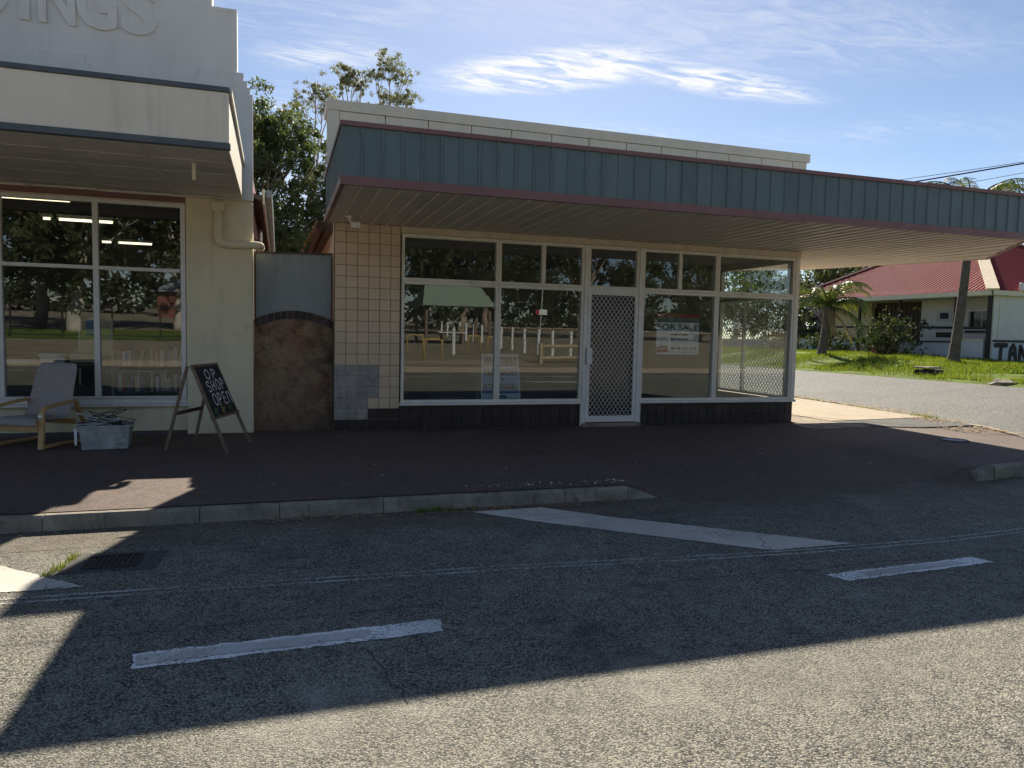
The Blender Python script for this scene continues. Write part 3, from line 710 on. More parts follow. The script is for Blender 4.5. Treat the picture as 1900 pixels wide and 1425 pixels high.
def rock(name, loc, sx, sy, sz, seed, label):
    bm=bmesh.new(); bmesh.ops.create_icosphere(bm,subdivisions=2,radius=1); g=random.Random(seed)
    for v in bm.verts: v.co=Vector((v.co.x*sx,v.co.y*sy,v.co.z*sz))*(1+g.uniform(-.22,.22))
    me=bpy.data.meshes.new(name); bm.to_mesh(me); bm.free()
    return tag(link(name,me,M['kerb'],None,loc),label,'rock','broken rocks at the verge edge')
rock('rock',(17.05,3.65,0.36),0.3,0.38,0.14,1,'flat broken rock at the verge edge, right of the drain pipe')

# ================================================================== RIGHT-HAND CORNER SHOP
X1,X2,X3,X4,X5,X6 = 0.915,2.333,3.72,4.643,6.025,7.588
ZS,ZH,ZT,ZW = 2.86,2.733,2.112,0.384
shop = thing('corner_shop', 'empty corner shop with beige tiles, glass front and green steel canopy', 'shop', (0,0,0))
# shell
MB().box(0.0,0.12,0.02,10,0,2.9).build('wall', M['parapet'], shop)
MB().box(7.47,7.58,2.18,10,0,2.9).build('wall', M['parapet'], shop)
MB().box(7.47,7.58,0.10,2.18,0,ZW-0.02).build('wall', M['grout'], shop)
MB().box(7.47,7.58,0.142,2.18,ZH,2.9).build('wall', M['parapet'], shop)
MB().box(0.12,7.47,9.9,10,0,2.9).build('wall', M['interior'], shop)
MB().box(0.12,7.47,5.2,5.3,0.06,2.80).build('partition', M['interior'], shop)
MB().box(0.12,7.47,0.02,9.9,-0.1,0.06).build('floor', M['lino'], shop)
MB().box(0.12,7.47,0.14,9.9,2.80,2.84).build('ceiling', M['interior'], shop)
MB().box(-0.12,7.75,0.38,10.2,2.905,2.97).build('roof', M['roofdark'], shop)
MB().tube([(-0.17,0.3,2.84),(-0.17,10.2,2.80)],0.06,8).build('gutter', M['pub_brown'], shop)
MB().box(-0.11,-0.001,0.36,10.1,2.78,2.90).build('eave', M['roofdark'], shop)
MB().box(0.0,7.58,0.02,0.14,ZH+0.02,3.298).build('wall', M['head'], shop)
# parapet: cap, backing and upright sheets
par = MB().box(-0.08,7.66,0.02,0.50,3.30,4.30).build('parapet', M['parapet'], shop)
MB().box(-0.115,7.70,-0.03,0.54,4.34,4.475).build('cap', M['parapet'], par)
MB().box(-0.112,0.05,-0.025,0.0,3.0,4.335).build('corner_trim', M['parapet'], par)
MB().box(-0.078,0.05,0.03,0.49,2.98,3.298).build('return',M['parapet'],par)  # infill added to block sun leaking through the gap below the parapet
x=0.055; k=0
while x<7.6:
    w=min(0.60 if k%2 else 0.62, 7.66-x)
    MB().cbox(x,x+w-0.012,-0.012,0.018,3.3,4.335,0.004).build('sheet', M['parapet'], par); x+=w; k+=1
# front pier: beige tiles, bare screed patch, dark plinth
pier = MB().box(0.0,X1-0.02,0.0,0.12,0,ZS-0.002).build('tiled_pier', M['grout'], shop)
T=0.1525
def tile_mesh(name,w,h,d=0.012,b=0.003):
    return MB().add([(0,0,0),(w,0,0),(w,0,h),(0,0,h),(b,-d,b),(w-b,-d,b),(w-b,-d,h-b),(b,-d,h-b)],[(4,5,6,7),(0,1,5,4),(1,2,6,5),(2,3,7,6),(3,0,4,7)])
def mk_mesh(mb,name,mat):
    me=bpy.data.meshes.new(name); me.from_pydata(mb.v,[],mb.f); bm=bmesh.new(); bm.from_mesh(me); bmesh.ops.recalc_face_normals(bm,faces=bm.faces[:]); bm.to_mesh(me); bm.free(); me.materials.append(mat); return me
g_=0.004
tm = mk_mesh(tile_mesh('tile',T-g_,T-g_),'tile',M['tile'])
tm_last = mk_mesh(tile_mesh('tile',X1-0.02-5*T-g_,T-g_),'tile',M['tile'])
pm_ = mk_mesh(tile_mesh('tile',T-g_,T-g_),'plinth_tile',M['plinth'])
Z0=2*T
rows=17
for r in range(rows):
    h = min(T, ZS-0.004-(Z0+r*T))
    for c in range(6):
        grey = (r in (1,2,3) and c<4) or (r==0 and c<3)
        if grey: continue
        me = tm if c<5 else tm_last
        if h<T-0.001:
            me = mk_mesh(tile_mesh('tile',(T if c<5 else X1-0.02-5*T)-g_,h-g_),'tile',M['tile'])
        link('tile',me,None,pier,(c*T+g_/2,-0.0005,Z0+r*T+g_/2))
# bare screed patch, tile imprints left behind
def screed_piece(w,h,seed):
    g=random.Random(seed); j=lambda:g.uniform(-0.008,0.008)
    return MB().add([(0,0,0),(w,0,0),(w,0,h),(0,0,h),(0.006+abs(j()),-0.005,0.006+abs(j())),(w-0.006-abs(j()),-0.005,0.005+abs(j())),(w-0.006-abs(j()),-0.006,h-0.006-abs(j())),(0.006+abs(j()),-0.005,h-0.006-abs(j()))],[(4,5,6,7),(0,1,5,4),(1,2,6,5),(2,3,7,6),(3,0,4,7)])
for r in range(-1,4):
    for c in range(4):
        if (r in (1,2,3) and c<4) or (r in (-1,0) and c<3):
            link('screed',mk_mesh(screed_piece(T-0.003,T-0.003,r*7+c),'screed',M['screed']),None,pier,(c*T+0.0015,-0.0005,Z0+r*T+0.0015))
# plinth
def plinth(x0,x1,hz,name='plinth',y=0.0):
    p=MB().box(x0,x1,y+0.0,y+0.12,0,hz).build(name,M['plinth_grout'],shop)
    n=int((x1-x0)/T+0.01); rowsn=int(math.ceil(hz/T-0.05))
    for r in range(rowsn):
        h=min(T,hz-r*T)
        if h<0.02: continue
        mm = pm_ if h>T-0.001 else mk_mesh(tile_mesh('tile',T-g_,h-g_*0.5),'plinth_tile',M['plinth'])
        for c in range(n): link('tile',mm,None,p,(x0+c*T+g_/2,y-0.0005,r*T+g_/2))
        rest=(x1-x0)-n*T
        if rest>0.02: link('tile',mk_mesh(tile_mesh('tile',rest-g_,h-g_*0.5),'plinth_tile',M['plinth']),None,p,(x0+n*T+g_/2,y-0.0005,r*T+g_/2))
    return p
for c in range(6):
    w=T if c<5 else X1-0.02-5*T
    for r in range(1 if c<3 else 2): link('tile',pm_ if c<5 else mk_mesh(tile_mesh('tile',w-g_,T-g_),'plinth_tile',M['plinth']),None,pier,(c*T+g_/2,-0.0005,r*T+g_/2))
plinth(X1-0.018,X3-0.045,ZW-0.03)
plinth(X4+0.045,X6,ZW-0.03)
# side plinth
sp_=MB().box(7.588-0.004,7.592,0.0,2.2,0.0,ZW-0.03).build('plinth',M['plinth'],shop)
# frames
TILT=math.tan(R(0.47))
def bars(lst,name,mat,parent,y0=-0.03,y1=0.06):
    o=None
    for (x0,x1,z0,z1) in lst:
        o=MB().cbox(x0,x1,y0,y1,z0,z1,0.004).build(name,mat,parent)
    return o
def pane(x0,x1,z0,z1,parent,mat,y=0.02,tilt=None):
    tl=TILT if tilt is None else tilt; h=(z1-z0)*tl
    return MB().quad((x0,y+h/2,z0),(x1,y+h/2,z0),(x1,y-h/2,z1),(x0,y-h/2,z1)).build('pane',mat,parent,fixn=False)
headb=MB().cbox(X1-0.02,X6+0.02,-0.045,0.1,ZH+0.03,ZS-0.003,0.006).build('head_board',M['head'],shop)
bw=0.05
def window(x0,x1,z0,z1,mulls=(),sash=False,nm='window'):
    w=MB().cbox(x0,x1,-0.028,0.06,z1-bw,z1,0.004).build(nm,M['alum'],shop)
    bars([(x0,x1,z0,z0+bw*0.8),(x0,x0+bw*0.8,z0+bw*0.8,z1-bw),(x1-bw*0.8,x1,z0+bw*0.8,z1-bw)],'frame',M['alum'],w,-0.0265,0.06)
    ed=[x0]+list(mulls)+[x1]
    for m_ in mulls: bars([(m_-0.03,m_+0.03,z0+bw*0.8,z1-bw)],'mullion',M['alum'],w,-0.024,0.055)
    for a,b in zip(ed[:-1],ed[1:]): pane(a+0.02,b-0.02,z0+0.03,z1-0.03,w,M['glass'])
    return w
window(X1,X2-0.002,ZT,ZH+0.028); window(X1,X2-0.002,ZW,ZT-0.002)
window(X2,X3-0.032,ZT,ZH+0.028,(3.03,),True); window(X2,X3-0.032,ZW,ZT-0.002)
window(X3+0.032,X4-0.032,ZT,ZH+0.028,(),True)
window(X4+0.032,X5-0.002,ZT,ZH+0.028,(5.34,),True); window(X4+0.032,X5-0.002,ZW,ZT-0.002)
window(X5,X6-0.07,ZT,ZH+0.028); window(X5,X6-0.07,ZW,ZT-0.002)
# sills
for a,b in ((X1-0.03,X3-0.03),(X4+0.03,X6+0.02)):
    MB().cbox(a,b,-0.075,0.06,ZW-0.038,ZW-0.001,0.006).build('sill',M['alum_white'],shop)
# corner post and door jambs
MB().cbox(X6-0.068,X6+0.015,-0.035,0.055,ZW,ZH+0.028,0.005).build('corner_post',M['alum'],shop)
for xx in (X3,X4): MB().cbox(xx-0.030,xx+0.030,-0.04,0.07,0.02,ZH+0.028,0.004).build('door_jamb',M['alum_white'],shop)
for xx in (X3-0.0405,X4+0.0405): MB().cbox(xx-0.009,xx+0.009,-0.05,0.04,0.0,ZW-0.04,0.003).build('jamb_trim',M['alum_white'],shop)
MB().cbox(X3-0.02,X4+0.03,-0.12,0.1,-0.05,0.048,0.008).build('door_step',M['kerb'],shop)
# security door
MB().cbox(X3+0.031,X4-0.031,-0.03,0.06,2.072,ZT-0.002,0.003).build('door_head',M['alum_white'],shop)
door=MB().cbox(X3+0.034,X3+0.09,-0.036,0.0,0.06,2.07,0.003).build('security_door',M['alum_white'],shop)
DX0,DX1=X3+0.034,X4-0.036
bars([(DX1-0.055,DX1,0.06,2.07),(DX0+0.056,DX1-0.055,2.015,2.07),(DX0+0.056,DX1-0.055,0.06,0.155)],'door_frame',M['alum_white'],door,-0.036,0.0)
MB().box(DX0+0.03,DX1-0.03,0.03,0.045,0.10,2.05).build('inner_door',M['pub_glass'],door)
for i in range(9):
    z=0.3+i*0.2
    for xx in (DX0+0.028,DX1-0.028):
        MB().add([(xx+0.006*math.cos(a),-0.0375,z+0.006*math.sin(a)) for a in np.linspace(0,2*math.pi,9)[:-1]],[tuple(range(8))]).build('screw',M['iron'],door)
def grille(x0,x1,z0,z1,pitchx,pitchz,wire,mapf):
    mb=MB()
    # diamond mesh: two families of straight bars clipped to the rectangle
    s=pitchz/pitchx
    for sg in (1,-1):
        n0=int(-(z1-z0)/pitchz)-2; n1=int((x1-x0)/pitchx)+int((z1-z0)/pitchz)+3
        for k in range(n0,n1):
            # x = x0 + k*pitchx + sg*(z-z0)/s
            xa=x0+k*pitchx; 
            if sg<0: xa=xa
            pts=[]
            za,zb=z0,z1
            f=lambda z: xa+sg*(z-z0)/s
            lo,hi=(x0,x1)
            zl=z0+(lo-xa)*s*sg; zh=z0+(hi-xa)*s*sg
            a=max(z0,min(zl,zh)); b=min(z1,max(zl,zh))
            if b-a<0.01: continue
            p=Vector(mapf(f(a),a,0.004*sg)); q=Vector(mapf(f(b),b,0.004*sg))
            mb.bar(p,q,wire,wire,mapf(0,0,1)-mapf(0,0,0))
    return mb
vf=lambda x,z,d: Vector((x,-0.026+d,z))
grille(DX0+0.05,DX1-0.05,0.15,2.02,0.072,0.098,0.0065,vf).build('mesh_grille',M['galv'],door)
lk=MB().cbox(DX0-0.012,DX0+0.085,-0.062,-0.037,0.955,1.20,0.006).build('lock_plate',M['white_plastic'],door)
MB().cbox(DX0-0.02,DX0-0.0125,-0.055,-0.03,0.94,1.21,0.002).build('latch_edge',M['iron'],door)
for i in range(4): MB().cbox(DX0+0.055,DX0+0.067,-0.0635,-0.0615,1.03+i*0.035,1.042+i*0.035,0.0005).build('lock_button',M['iron'],door)
# side window with security mesh
sw=MB().cbox(7.50,7.585,0.105,0.16,ZW,ZH,0.004).build('side_window',M['alum'],shop)
for (y0,y1,z0,z1) in ((2.10,2.18,ZW,ZH),(0.16,2.10,ZW,ZW+0.05),(0.16,2.10,ZT-0.02,ZT+0.04),(0.16,2.10,ZH-0.05,ZH),(1.35,1.375,ZW+0.05,ZT-0.02)):
    MB().cbox(7.505,7.583,y0,y1,z0,z1,0.004).build('frame',M['alum'],sw)
sf=lambda y,z,d: Vector((7.60+d,y,z))
grille(0.12,2.12,ZW+0.02,ZT,0.085,0.10,0.008,sf).build('mesh_grille',M['galv'],sw)
for z0,z1 in ((ZW+.03,ZT),(ZT+.02,ZH-.03)): MB().quad((7.54,0.13,z0),(7.54,2.14,z0),(7.54,2.14,z1),(7.54,0.13,z1)).build('pane',M['glass'],sw,fixn=False)

# ------------------------------------------------------------------ canopy (part of the shop)
YF=-2.68; XR=10.05; XC=9.25
def sag(x,y): return max(0,min(1,(x-8.6)/1.45))*(-0.055+0.04*y)*max(0,min(1,(y+2.68)/1.2))
def S3(x,y,z): return (x,y,z+sag(x,y))
def yfront(x):
    return YF if x<=XC else YF+(x-XC)*(1.28/(10.05-XC))
can=MB().add([S3(-0.08,YF+0.03,3.30),S3(XC,YF+0.03,3.30),S3(10.02,-1.4,3.30),S3(10.02,3.27,3.30),S3(7.6,3.27,3.30),S3(7.6,0,3.30),S3(-0.08,0,3.30)]+
             [S3(-0.08,YF+0.03,3.27),S3(XC,YF+0.03,3.27),S3(10.02,-1.4,3.27),S3(10.02,3.27,3.27),S3(7.6,3.27,3.27),S3(7.6,0,3.27),S3(-0.08,0,3.27)],
             [(0,1,2,5,6),(2,3,4,5),(7,8,9,12,13),(9,10,11,12)]+[(i,(i+1)%7,(i+1)%7+7,i+7) for i in range(7)]).build('canopy',M['steelsheet'],shop)
# soffit boards with ribs
P_=0.203; k=0
def soffit_board(x0,x1,y0a,y0b,y1):
    # board from front edge (y0a at x0, y0b at x1) back to y1, with a small down-turned rib at x1
    mb=MB(); z=ZS; xs_=[(x0,0),(x1-0.030,0),(x1-0.024,-0.014),(x1-0.006,-0.014),(x1,0)]
    vs=[]
    for x,dz in xs_:
        f=(x-x0)/(x1-x0)
        for y in (y0a+(y0b-y0a)*f,y1): vs.append(S3(x,y,z+dz))
    for x,dz in (xs_[0],xs_[-1]):
        f=(x-x0)/(x1-x0)
        for y in (y0a+(y0b-y0a)*f,y1): vs.append(S3(x,y,z+0.02))
    fs=[(2*i,2*i+1,2*i+3,2*i+2) for i in range(4)]+[(10,11,13,12)]
    mb.add(vs,fs); return mb.build('soffit_board',M['soffit'],can,fixn=False)
x=-0.10
while x<XR-0.02:
    x1=min(x+P_,XR-0.015)
    ya,yb=yfront(max(x,-1)),yfront(x1)
    soffit_board(x,x1,ya+0.02,yb+0.02,-0.001 if x1<7.7 else 0.0)
    if x>7.5: soffit_board(x,x1,0.004,0.004,3.25)
    x=x1
# fascia panels, red-brown trims
ZB,ZTOP=2.93,3.435
def fascia_run(a,b,nrm):
    a=Vector(a);b=Vector(b);d=(b-a);L=d.length;d.normalize();n=Vector(nrm); cnt=max(1,round(L/0.205)); w=L/cnt
    for i in range(cnt):
        p=a+d*(i*w); vs=[]
        prof=[(0,0.0),(0.0,0.004),(w*0.02+0.0,0.004),(w-0.034,0.004),(w-0.026,0.020),(w-0.008,0.020),(w-0.001,0.004),(w-0.001,0.0)]
        for s_,o_ in prof:
            q=p+d*s_+n*o_
            for z in (ZB,ZTOP): vs.append(S3(q.x,q.y,z))
        MB().add(vs,[(2*j,2*j+2,2*j+3,2*j+1) for j in range(len(prof)-1)]).build('fascia_panel',M['green'],can)
    for z0,z1,o_ in ((ZS-0.012,ZB+0.006,0.030),(ZTOP-0.006,3.475,0.034)):
        vs=[]; ns=max(2,int(L/0.5)); A=a-d*0.02; B=b+d*0.02
        for i in range(ns+1):
            p=A.lerp(B,i/ns)
            for oo,z in ((-0.02,z0),(o_,z0),(o_,z1),(-0.02,z1)):
                q=p+n*oo; vs.append(S3(q.x,q.y,z))
        fsx=[(0,1,2,3),tuple(4*ns+k for k in (3,2,1,0))]
        for j in range(ns): fsx+=[(4*j+i,4*j+i+4,4*j+(i+1)%4+4,4*j+(i+1)%4) for i in range(4)]
        MB().add(vs,fsx).build('trim',M['trim'],can)
fascia_run((-0.11,YF,0),(XC,YF,0),(0,-1,0))
dn=Vector((1.28,-(10.05-XC),0)).normalized()
fascia_run((XC,YF,0),(XR,-1.40,0),dn)
fascia_run((XR,-1.40,0),(XR,3.3,0),(1,0,0))
fascia_run((XR,3.3,0),(7.6,3.3,0),(0,1,0))
fascia_run((-0.11,0.0,0),(-0.11,YF,0),(-1,0,0))
# security flood light under the canopy
fl=thing('flood_light','small white sensor light fixed under the canopy at its left end','light',(0.13,-0.62,ZS))
MB().tube([(0,0,0),(0,0,-0.03)],0.045,12).build('base',M['white_plastic'],fl,local=True)
MB().tube([(0,0,-0.03),(0.02,-0.03,-0.08),(0.04,-0.06,-0.10)],0.014,8).build('arm',M['white_plastic'],fl,local=True)
MB().cbox(0.02,0.14,-0.14,-0.05,-0.17,-0.09,0.012).build('head',M['white_plastic'],fl,local=True)

# ------------------------------------------------------------------ signs in the corner shop window
fs_=thing('for_sale_sign','white and red FOR SALE sign taped inside the shop window','sign',(5.385,0.075,1.12))
MB().box(-0.385,0.385,0.0,0.012,0.0,0.42+0.09).build('board',M['sign_white'],fs_,local=True)
MB().box(-0.375,0.375,-0.002,0.006,0.51,0.64).build('upper_board',M['interior'],fs_,local=True)
MB().box(-0.38,0.38,-0.005,0.006,0.595,0.645).build('red_band',M['red_print'],fs_,local=True)
def F_(x,z,y=-0.004): return ((x,y,z),(1,0,0),(0,0,1))
put_text('lettering','FOR SALE',0.13,M['navy'],fs_,F_(0.0,0.435),0.74,0.002)
put_text('lettering','Lynne Cutter',0.055,M['navy'],fs_,F_(0.02,0.315),0.34,0.001)
put_text('lettering','0417 615 630',0.045,M['navy'],fs_,F_(0.02,0.245),0.33,0.001)
put_text('lettering','08 96 412 412',0.07,M['navy'],fs_,F_(0.11,0.095),0.47,0.001)
put_text('lettering','Real estate agents for sale',0.03,M['navy'],fs_,F_(0.11,0.035),0.50,0.0)
MB().add([(-0.375,-0.003,0.02),(-0.17,-0.003,0.035),(-0.17,-0.003,0.13),(-0.3,-0.003,0.135),(-0.375,-0.003,0.115)],[(0,1,2,3,4)]).build('red_logo',M['red_print'],fs_,local=True)
stk=MB(); stroke(stk,[(-0.355,0.075),(-0.33,0.10),(-0.31,0.07),(-0.285,0.10),(-0.265,0.075),(-0.24,0.10),(-0.215,0.085),(-0.19,0.11)],0.008,((0,-0.0035,0),(1,0,0),(0,0,1)),0.001); stk.build('logo_script',M['sign_white'],fs_,local=True)
# blue folding board standing on the floor inside
bs=thing('folding_sign','blue and white TRANSPORT & STORAGE folding sign standing inside the shop window','sign',(2.50,0.26,0.06),R(2))
def tilted(z,dy=0): return -0.004-dy+0.12*(z/1.0)
def panel(name,x0,x1,z0,z1,mat,dy=0.0,taper=0.06):
    w=lambda z:1.10-taper*2*z
    MB().add([(x0*w(z0),tilted(z0,dy),z0),(x1*w(z0),tilted(z0,dy),z0),(x1*w(z1),tilted(z1,dy),z1),(x0*w(z1),tilted(z1,dy),z1),
              (x0*w(z0),tilted(z0,dy)+0.006,z0),(x1*w(z0),tilted(z0,dy)+0.006,z0),(x1*w(z1),tilted(z1,dy)+0.006,z1),(x0*w(z1),tilted(z1,dy)+0.006,z1)],
             [(0,1,2,3),(7,6,5,4),(0,4,5,1),(1,5,6,2),(2,6,7,3),(3,7,4,0)]).build(name,mat,bs,local=True)
panel('board',-0.30,0.30,0.0,1.02,M['sign_white'])
panel('name_band',-0.285,0.285,0.84,1.0,M['sign_grey'],0.003)
panel('blue_band',-0.285,0.285,0.42,0.81,M['sign_blue'],0.003)
panel('blue_band_low',-0.285,0.285,0.42,0.52,M['sign_blue_dark'],0.005)
panel('pale_band',-0.285,0.285,0.08,0.41,M['sign_pale'],0.003)
panel('rear_board',-0.36,-0.31,0.0,0.9,M['bluegrey'],-0.05)
def FB(x,z): return ((x,tilted(z,0.009),z),(1,0,0),(0,0.12,1))
put_text('lettering','WHEATBELT',0.16,M['navy'],bs,FB(0,0.915),0.54,0.003)
put_text('lettering','TRANSPORT',0.12,M['navy'],bs,FB(0.0,0.735),0.54,0.003)
put_text('lettering','&',0.10,M['navy'],bs,FB(0.03,0.635),None,0.003)
put_text('lettering','STORAGE',0.12,M['navy'],bs,FB(-0.02,0.53),0.50,0.004)
put_text('lettering','0427 429 224',0.10,M['navy'],bs,FB(0.0,0.275),0.56,0.004)
ph=MB(); stroke(ph,arc(0.03,0.355,0.055,0.03,10,170,8),0.022,((0,tilted(0.37,0.009),0),(1,0,0),(0,0,1)),0.001); stroke(ph,[(0.0,0.34),(0.06,0.34)],0.035,((0,tilted(0.34,0.009),0),(1,0,0),(0,0,1)),0.001); ph.build('telephone_symbol',M['navy'],bs,local=True)

# ================================================================== ALLEY WALL BETWEEN THE SHOPS
al=thing('alley_wall','stained rendered wall with brick arch and grey sheet above, closing the alley','wall',(-0.53,0.15,0))
XA0,XA1=-1.045,-0.012
def archz(x):
    q=(x-(XA0+XA1)/2)/((XA1-XA0)/2); return 1.40+0.135*(1-q*q)
pts=[(XA0,0),(XA1,0)]+[(XA1+(XA0-XA1)*i/16,archz(XA1+(XA0-XA1)*i/16)) for i in range(17)]
MB().wallprism(pts,0.15,0.34).build('rendered_panel',M['render_old'],al)
arch_b=MB().wallprism([(XA0+(XA1-XA0)*i/16,archz(XA0+(XA1-XA0)*i/16)) for i in range(17)]+[(XA1+(XA0-XA1)*i/16,archz(XA1+(XA0-XA1)*i/16)+0.118) for i in range(17)],0.156,0.33).build('arch',M['mortar'],al)
N=12
for i in range(N):
    xa=XA0+(XA1-XA0)*(i+0.06)/N; xb=XA0+(XA1-XA0)*(i+0.94)/N
    MB().wallprism([(xa,archz(xa)+0.004),(xb,archz(xb)+0.004),(xb+0.02*(i-N/2+.5)/N,archz(xb)+0.108),(xa+0.02*(i-N/2+.5)/N,archz(xa)+0.108)],0.142,0.2).build('brick',M['brick_dark'],al)
MB().wallprism([(XA0+0.02,archz(XA0)+0.10)]+[(XA0+0.02+(XA1-XA0-0.04)*i/16,archz(XA0+(XA1-XA0)*i/16)+0.117) for i in range(17)]+[(XA1-0.02,2.43),(XA0+0.02,2.405)],0.20,0.215).build('metal_sheet',M['steelsheet'],al)
MB().bar((XA0,0.205,2.415),(XA1,0.205,2.44),0.04,0.025).build('top_rail',M['roofdark'],al)
for xx in (XA0+0.012,XA1-0.012): MB().box(xx-0.012,xx+0.012,0.175,0.225,1.45,2.41).build('side_rail',M['roofdark'],al)
# barbed strand along the right gutter
bw_=MB(); random.seed(5)
pts=[(-0.20,0.6,2.93),(-0.23,1.2,2.90),(-0.27,2.2,2.88),(-0.30,3.4,2.86),(-0.32,4.6,2.80)]
bw_.tube(pts,0.012,5)
for i in range(40):
    q=random.random()*(len(pts)-1); i0=int(q); f=q-i0; p=Vector(pts[i0]).lerp(Vector(pts[min(i0+1,len(pts)-1)]),f)
    d=Vector((random.uniform(-1,1),random.uniform(-1,1),random.uniform(-1,1))).normalized()*0.035
    bw_.bar(p-d,p+d,0.006,0.006)
bw_.build('gutter_creeper',M['palm_dead'],shop)

# ================================================================== LEFT-HAND OP SHOP
ops=thing('op_shop','cream and white rendered shop with raised parapet lettering and deep awning','shop',(-1.05,0,0))
XL=-8.0
ZA=3.05
# upper wall with stepped parapet outline
MB().wallprism([(XL,ZA+0.0),(-1.07,ZA),(-1.07,4.36),(-1.235,4.5),(-1.235,5.42),(-1.53,5.44),(-1.53,6.3),(XL,6.3)],0.0,0.25).build('parapet_wall',M['white_render'],ops)
MB().box(-1.235,-1.53,-0.01,0.26,5.421,5.46).build('coping',M['white_render'],ops)
# stepped pilaster heads
def pilaster(x0,x1):
    p=MB().cbox(x0,x1,-0.07,0.0,ZA,4.40,0.006).build('pilaster',M['white_render'],ops)
    w=x1-x0; z=4.40
    for i,(ins,h) in enumerate(((0.03,0.085),(0.065,0.085),(0.11,0.10))):
        MB().cbox(x0+ins,x1-ins,-0.06+0.012*i,0.001,z+0.001,z+h,0.005).build('step',M['white_render'],p); z+=h
pilaster(-1.80,-1.045); pilaster(-3.62,-2.86); pilaster(-5.4,-4.66)
# raised letters, cut off by the frame: ...DINGS
lx=[('D',-3.93,0.36),('I',-3.585,0.10),('N',-3.25,0.39),('G',-2.83,0.44),('S',-2.37,0.40)]
for ch,cx,w in lx:
    put_text('letter',ch,0.80,M['white_render'],ops,(Vector((cx+1.05,-0.0,5.28)),(1,0,0),(0,0,1)),w,0.022,0.032)
# pier, window wall
MB().cbox(-1.86,-1.05,-0.03,0.25,0.0,ZA-0.002,0.008).build('pier',M['cream_render'],ops)
MB().cbox(XL,-1.862,0.03,0.25,0.0,0.40,0.006).build('window_wall',M['cream_render'],ops)
MB().box(XL,-1.862,0.02,0.25,2.965,ZA).build('lintel',M['trim'],ops)
MB().cbox(XL,-1.87,-0.02,0.02,2.95,2.972,0.003).build('lintel_bead',M['head'],ops)
# side and rear
MB().box(-1.09,-1.07,0.25,14,0,3.5).build('brick_side_wall',M['brick_red'],ops)
MB().box(XL,-1.10,13.9,14,0,3.5).build('rear_wall',M['interior'],ops)
MB().add([(-0.93,0.26,3.10),(-0.93,14.2,3.10),(-4.5,14.2,4.6),(-4.5,0.26,4.6),(-0.93,0.26,3.16),(-0.93,14.2,3.16),(-4.5,14.2,4.66),(-4.5,0.26,4.66)],[(0,1,2,3),(4,5,6,7),(0,1,5,4),(1,2,6,5),(2,3,7,6),(3,0,4,7)]).build('roof',M['roofdark'],ops)
MB().bar((-0.92,0.26,3.17),(-0.92,14.2,3.17),0.03,0.20).build('fascia_board',M['parapet'],ops)
MB().tube([(-0.86,0.3,3.22),(-0.86,14.2,3.20)],0.055,8).build('gutter',M['steelsheet'],ops)
MB().tube([(-1.03,3.2,3.1),(-1.03,3.2,0.0)],0.035,8).build('side_pipe',M['galv'],ops)
# interior
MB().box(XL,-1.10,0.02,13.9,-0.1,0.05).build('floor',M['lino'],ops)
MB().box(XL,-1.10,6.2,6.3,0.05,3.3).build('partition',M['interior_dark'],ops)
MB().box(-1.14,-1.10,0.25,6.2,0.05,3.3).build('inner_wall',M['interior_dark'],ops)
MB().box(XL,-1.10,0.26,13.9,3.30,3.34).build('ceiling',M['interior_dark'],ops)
MB().box(XL-0.1,XL,0.0,14,0,6.3).build('party_wall',M['interior'],ops)
# shop window
LT=math.tan(R(0.75))
win=MB().cbox(XL,-1.862,-0.015,0.07,0.40,0.475,0.006).build('shop_window',M['alum_white'],ops)
bars([(XL,-1.864,0.475,0.50)],'frame',M['alum_white'],win,-0.035,0.06)
bars([(XL,-1.864,2.905,2.95)],'frame',M['alum_white'],win,-0.02,0.06)
bars([(-1.925,-1.868,0.50,2.905)],'frame',M['alum_white'],win,-0.02,0.06)
ed=[-6.0,-4.95,-3.925,-2.89,-1.90]
for m_ in ed[:-1]: bars([(m_-0.032,m_+0.032,0.50,2.905)],'mullion',M['alum_white'],win,-0.022,0.06)
for a,b in zip(ed[:-1],ed[1:]):
    bars([(a+0.033,b-0.033,2.085,2.13)],'transom',M['alum_white'],win,-0.02,0.055)
    pane(a+0.02,b-0.02,0.48,2.10,win,M['glass_left'],0.02,LT); pane(a+0.02,b-0.02,2.11,2.93,win,M['glass_left'],0.02,LT)
MB().cbox(XL,-1.80,-0.05,0.04,0.368,0.398,0.005).build('sill',M['alum_white'],win)
# downpipe elbow
dp=MB().tube([(-1.47,-0.09,3.02),(-1.47,-0.09,2.56),(-1.46,-0.09,2.50),(-1.42,-0.09,2.475),(-1.36,-0.09,2.47),(-1.02,-0.09,2.475),(-0.975,-0.08,2.475),(-0.955,-0.03,2.475),(-0.955,0.12,2.47)],0.05,12).build('downpipe',M['cream_render'],ops,smooth=True)
MB().cbox(-1.545,-1.39,-0.145,-0.031,2.88,3.0,0.01).build('pipe_head',M['cream_render'],dp)
MB().tube([(-1.40,-0.09,3.04),(-1.40,-0.09,2.93)],0.022,8).build('overflow',M['cream_render'],dp)
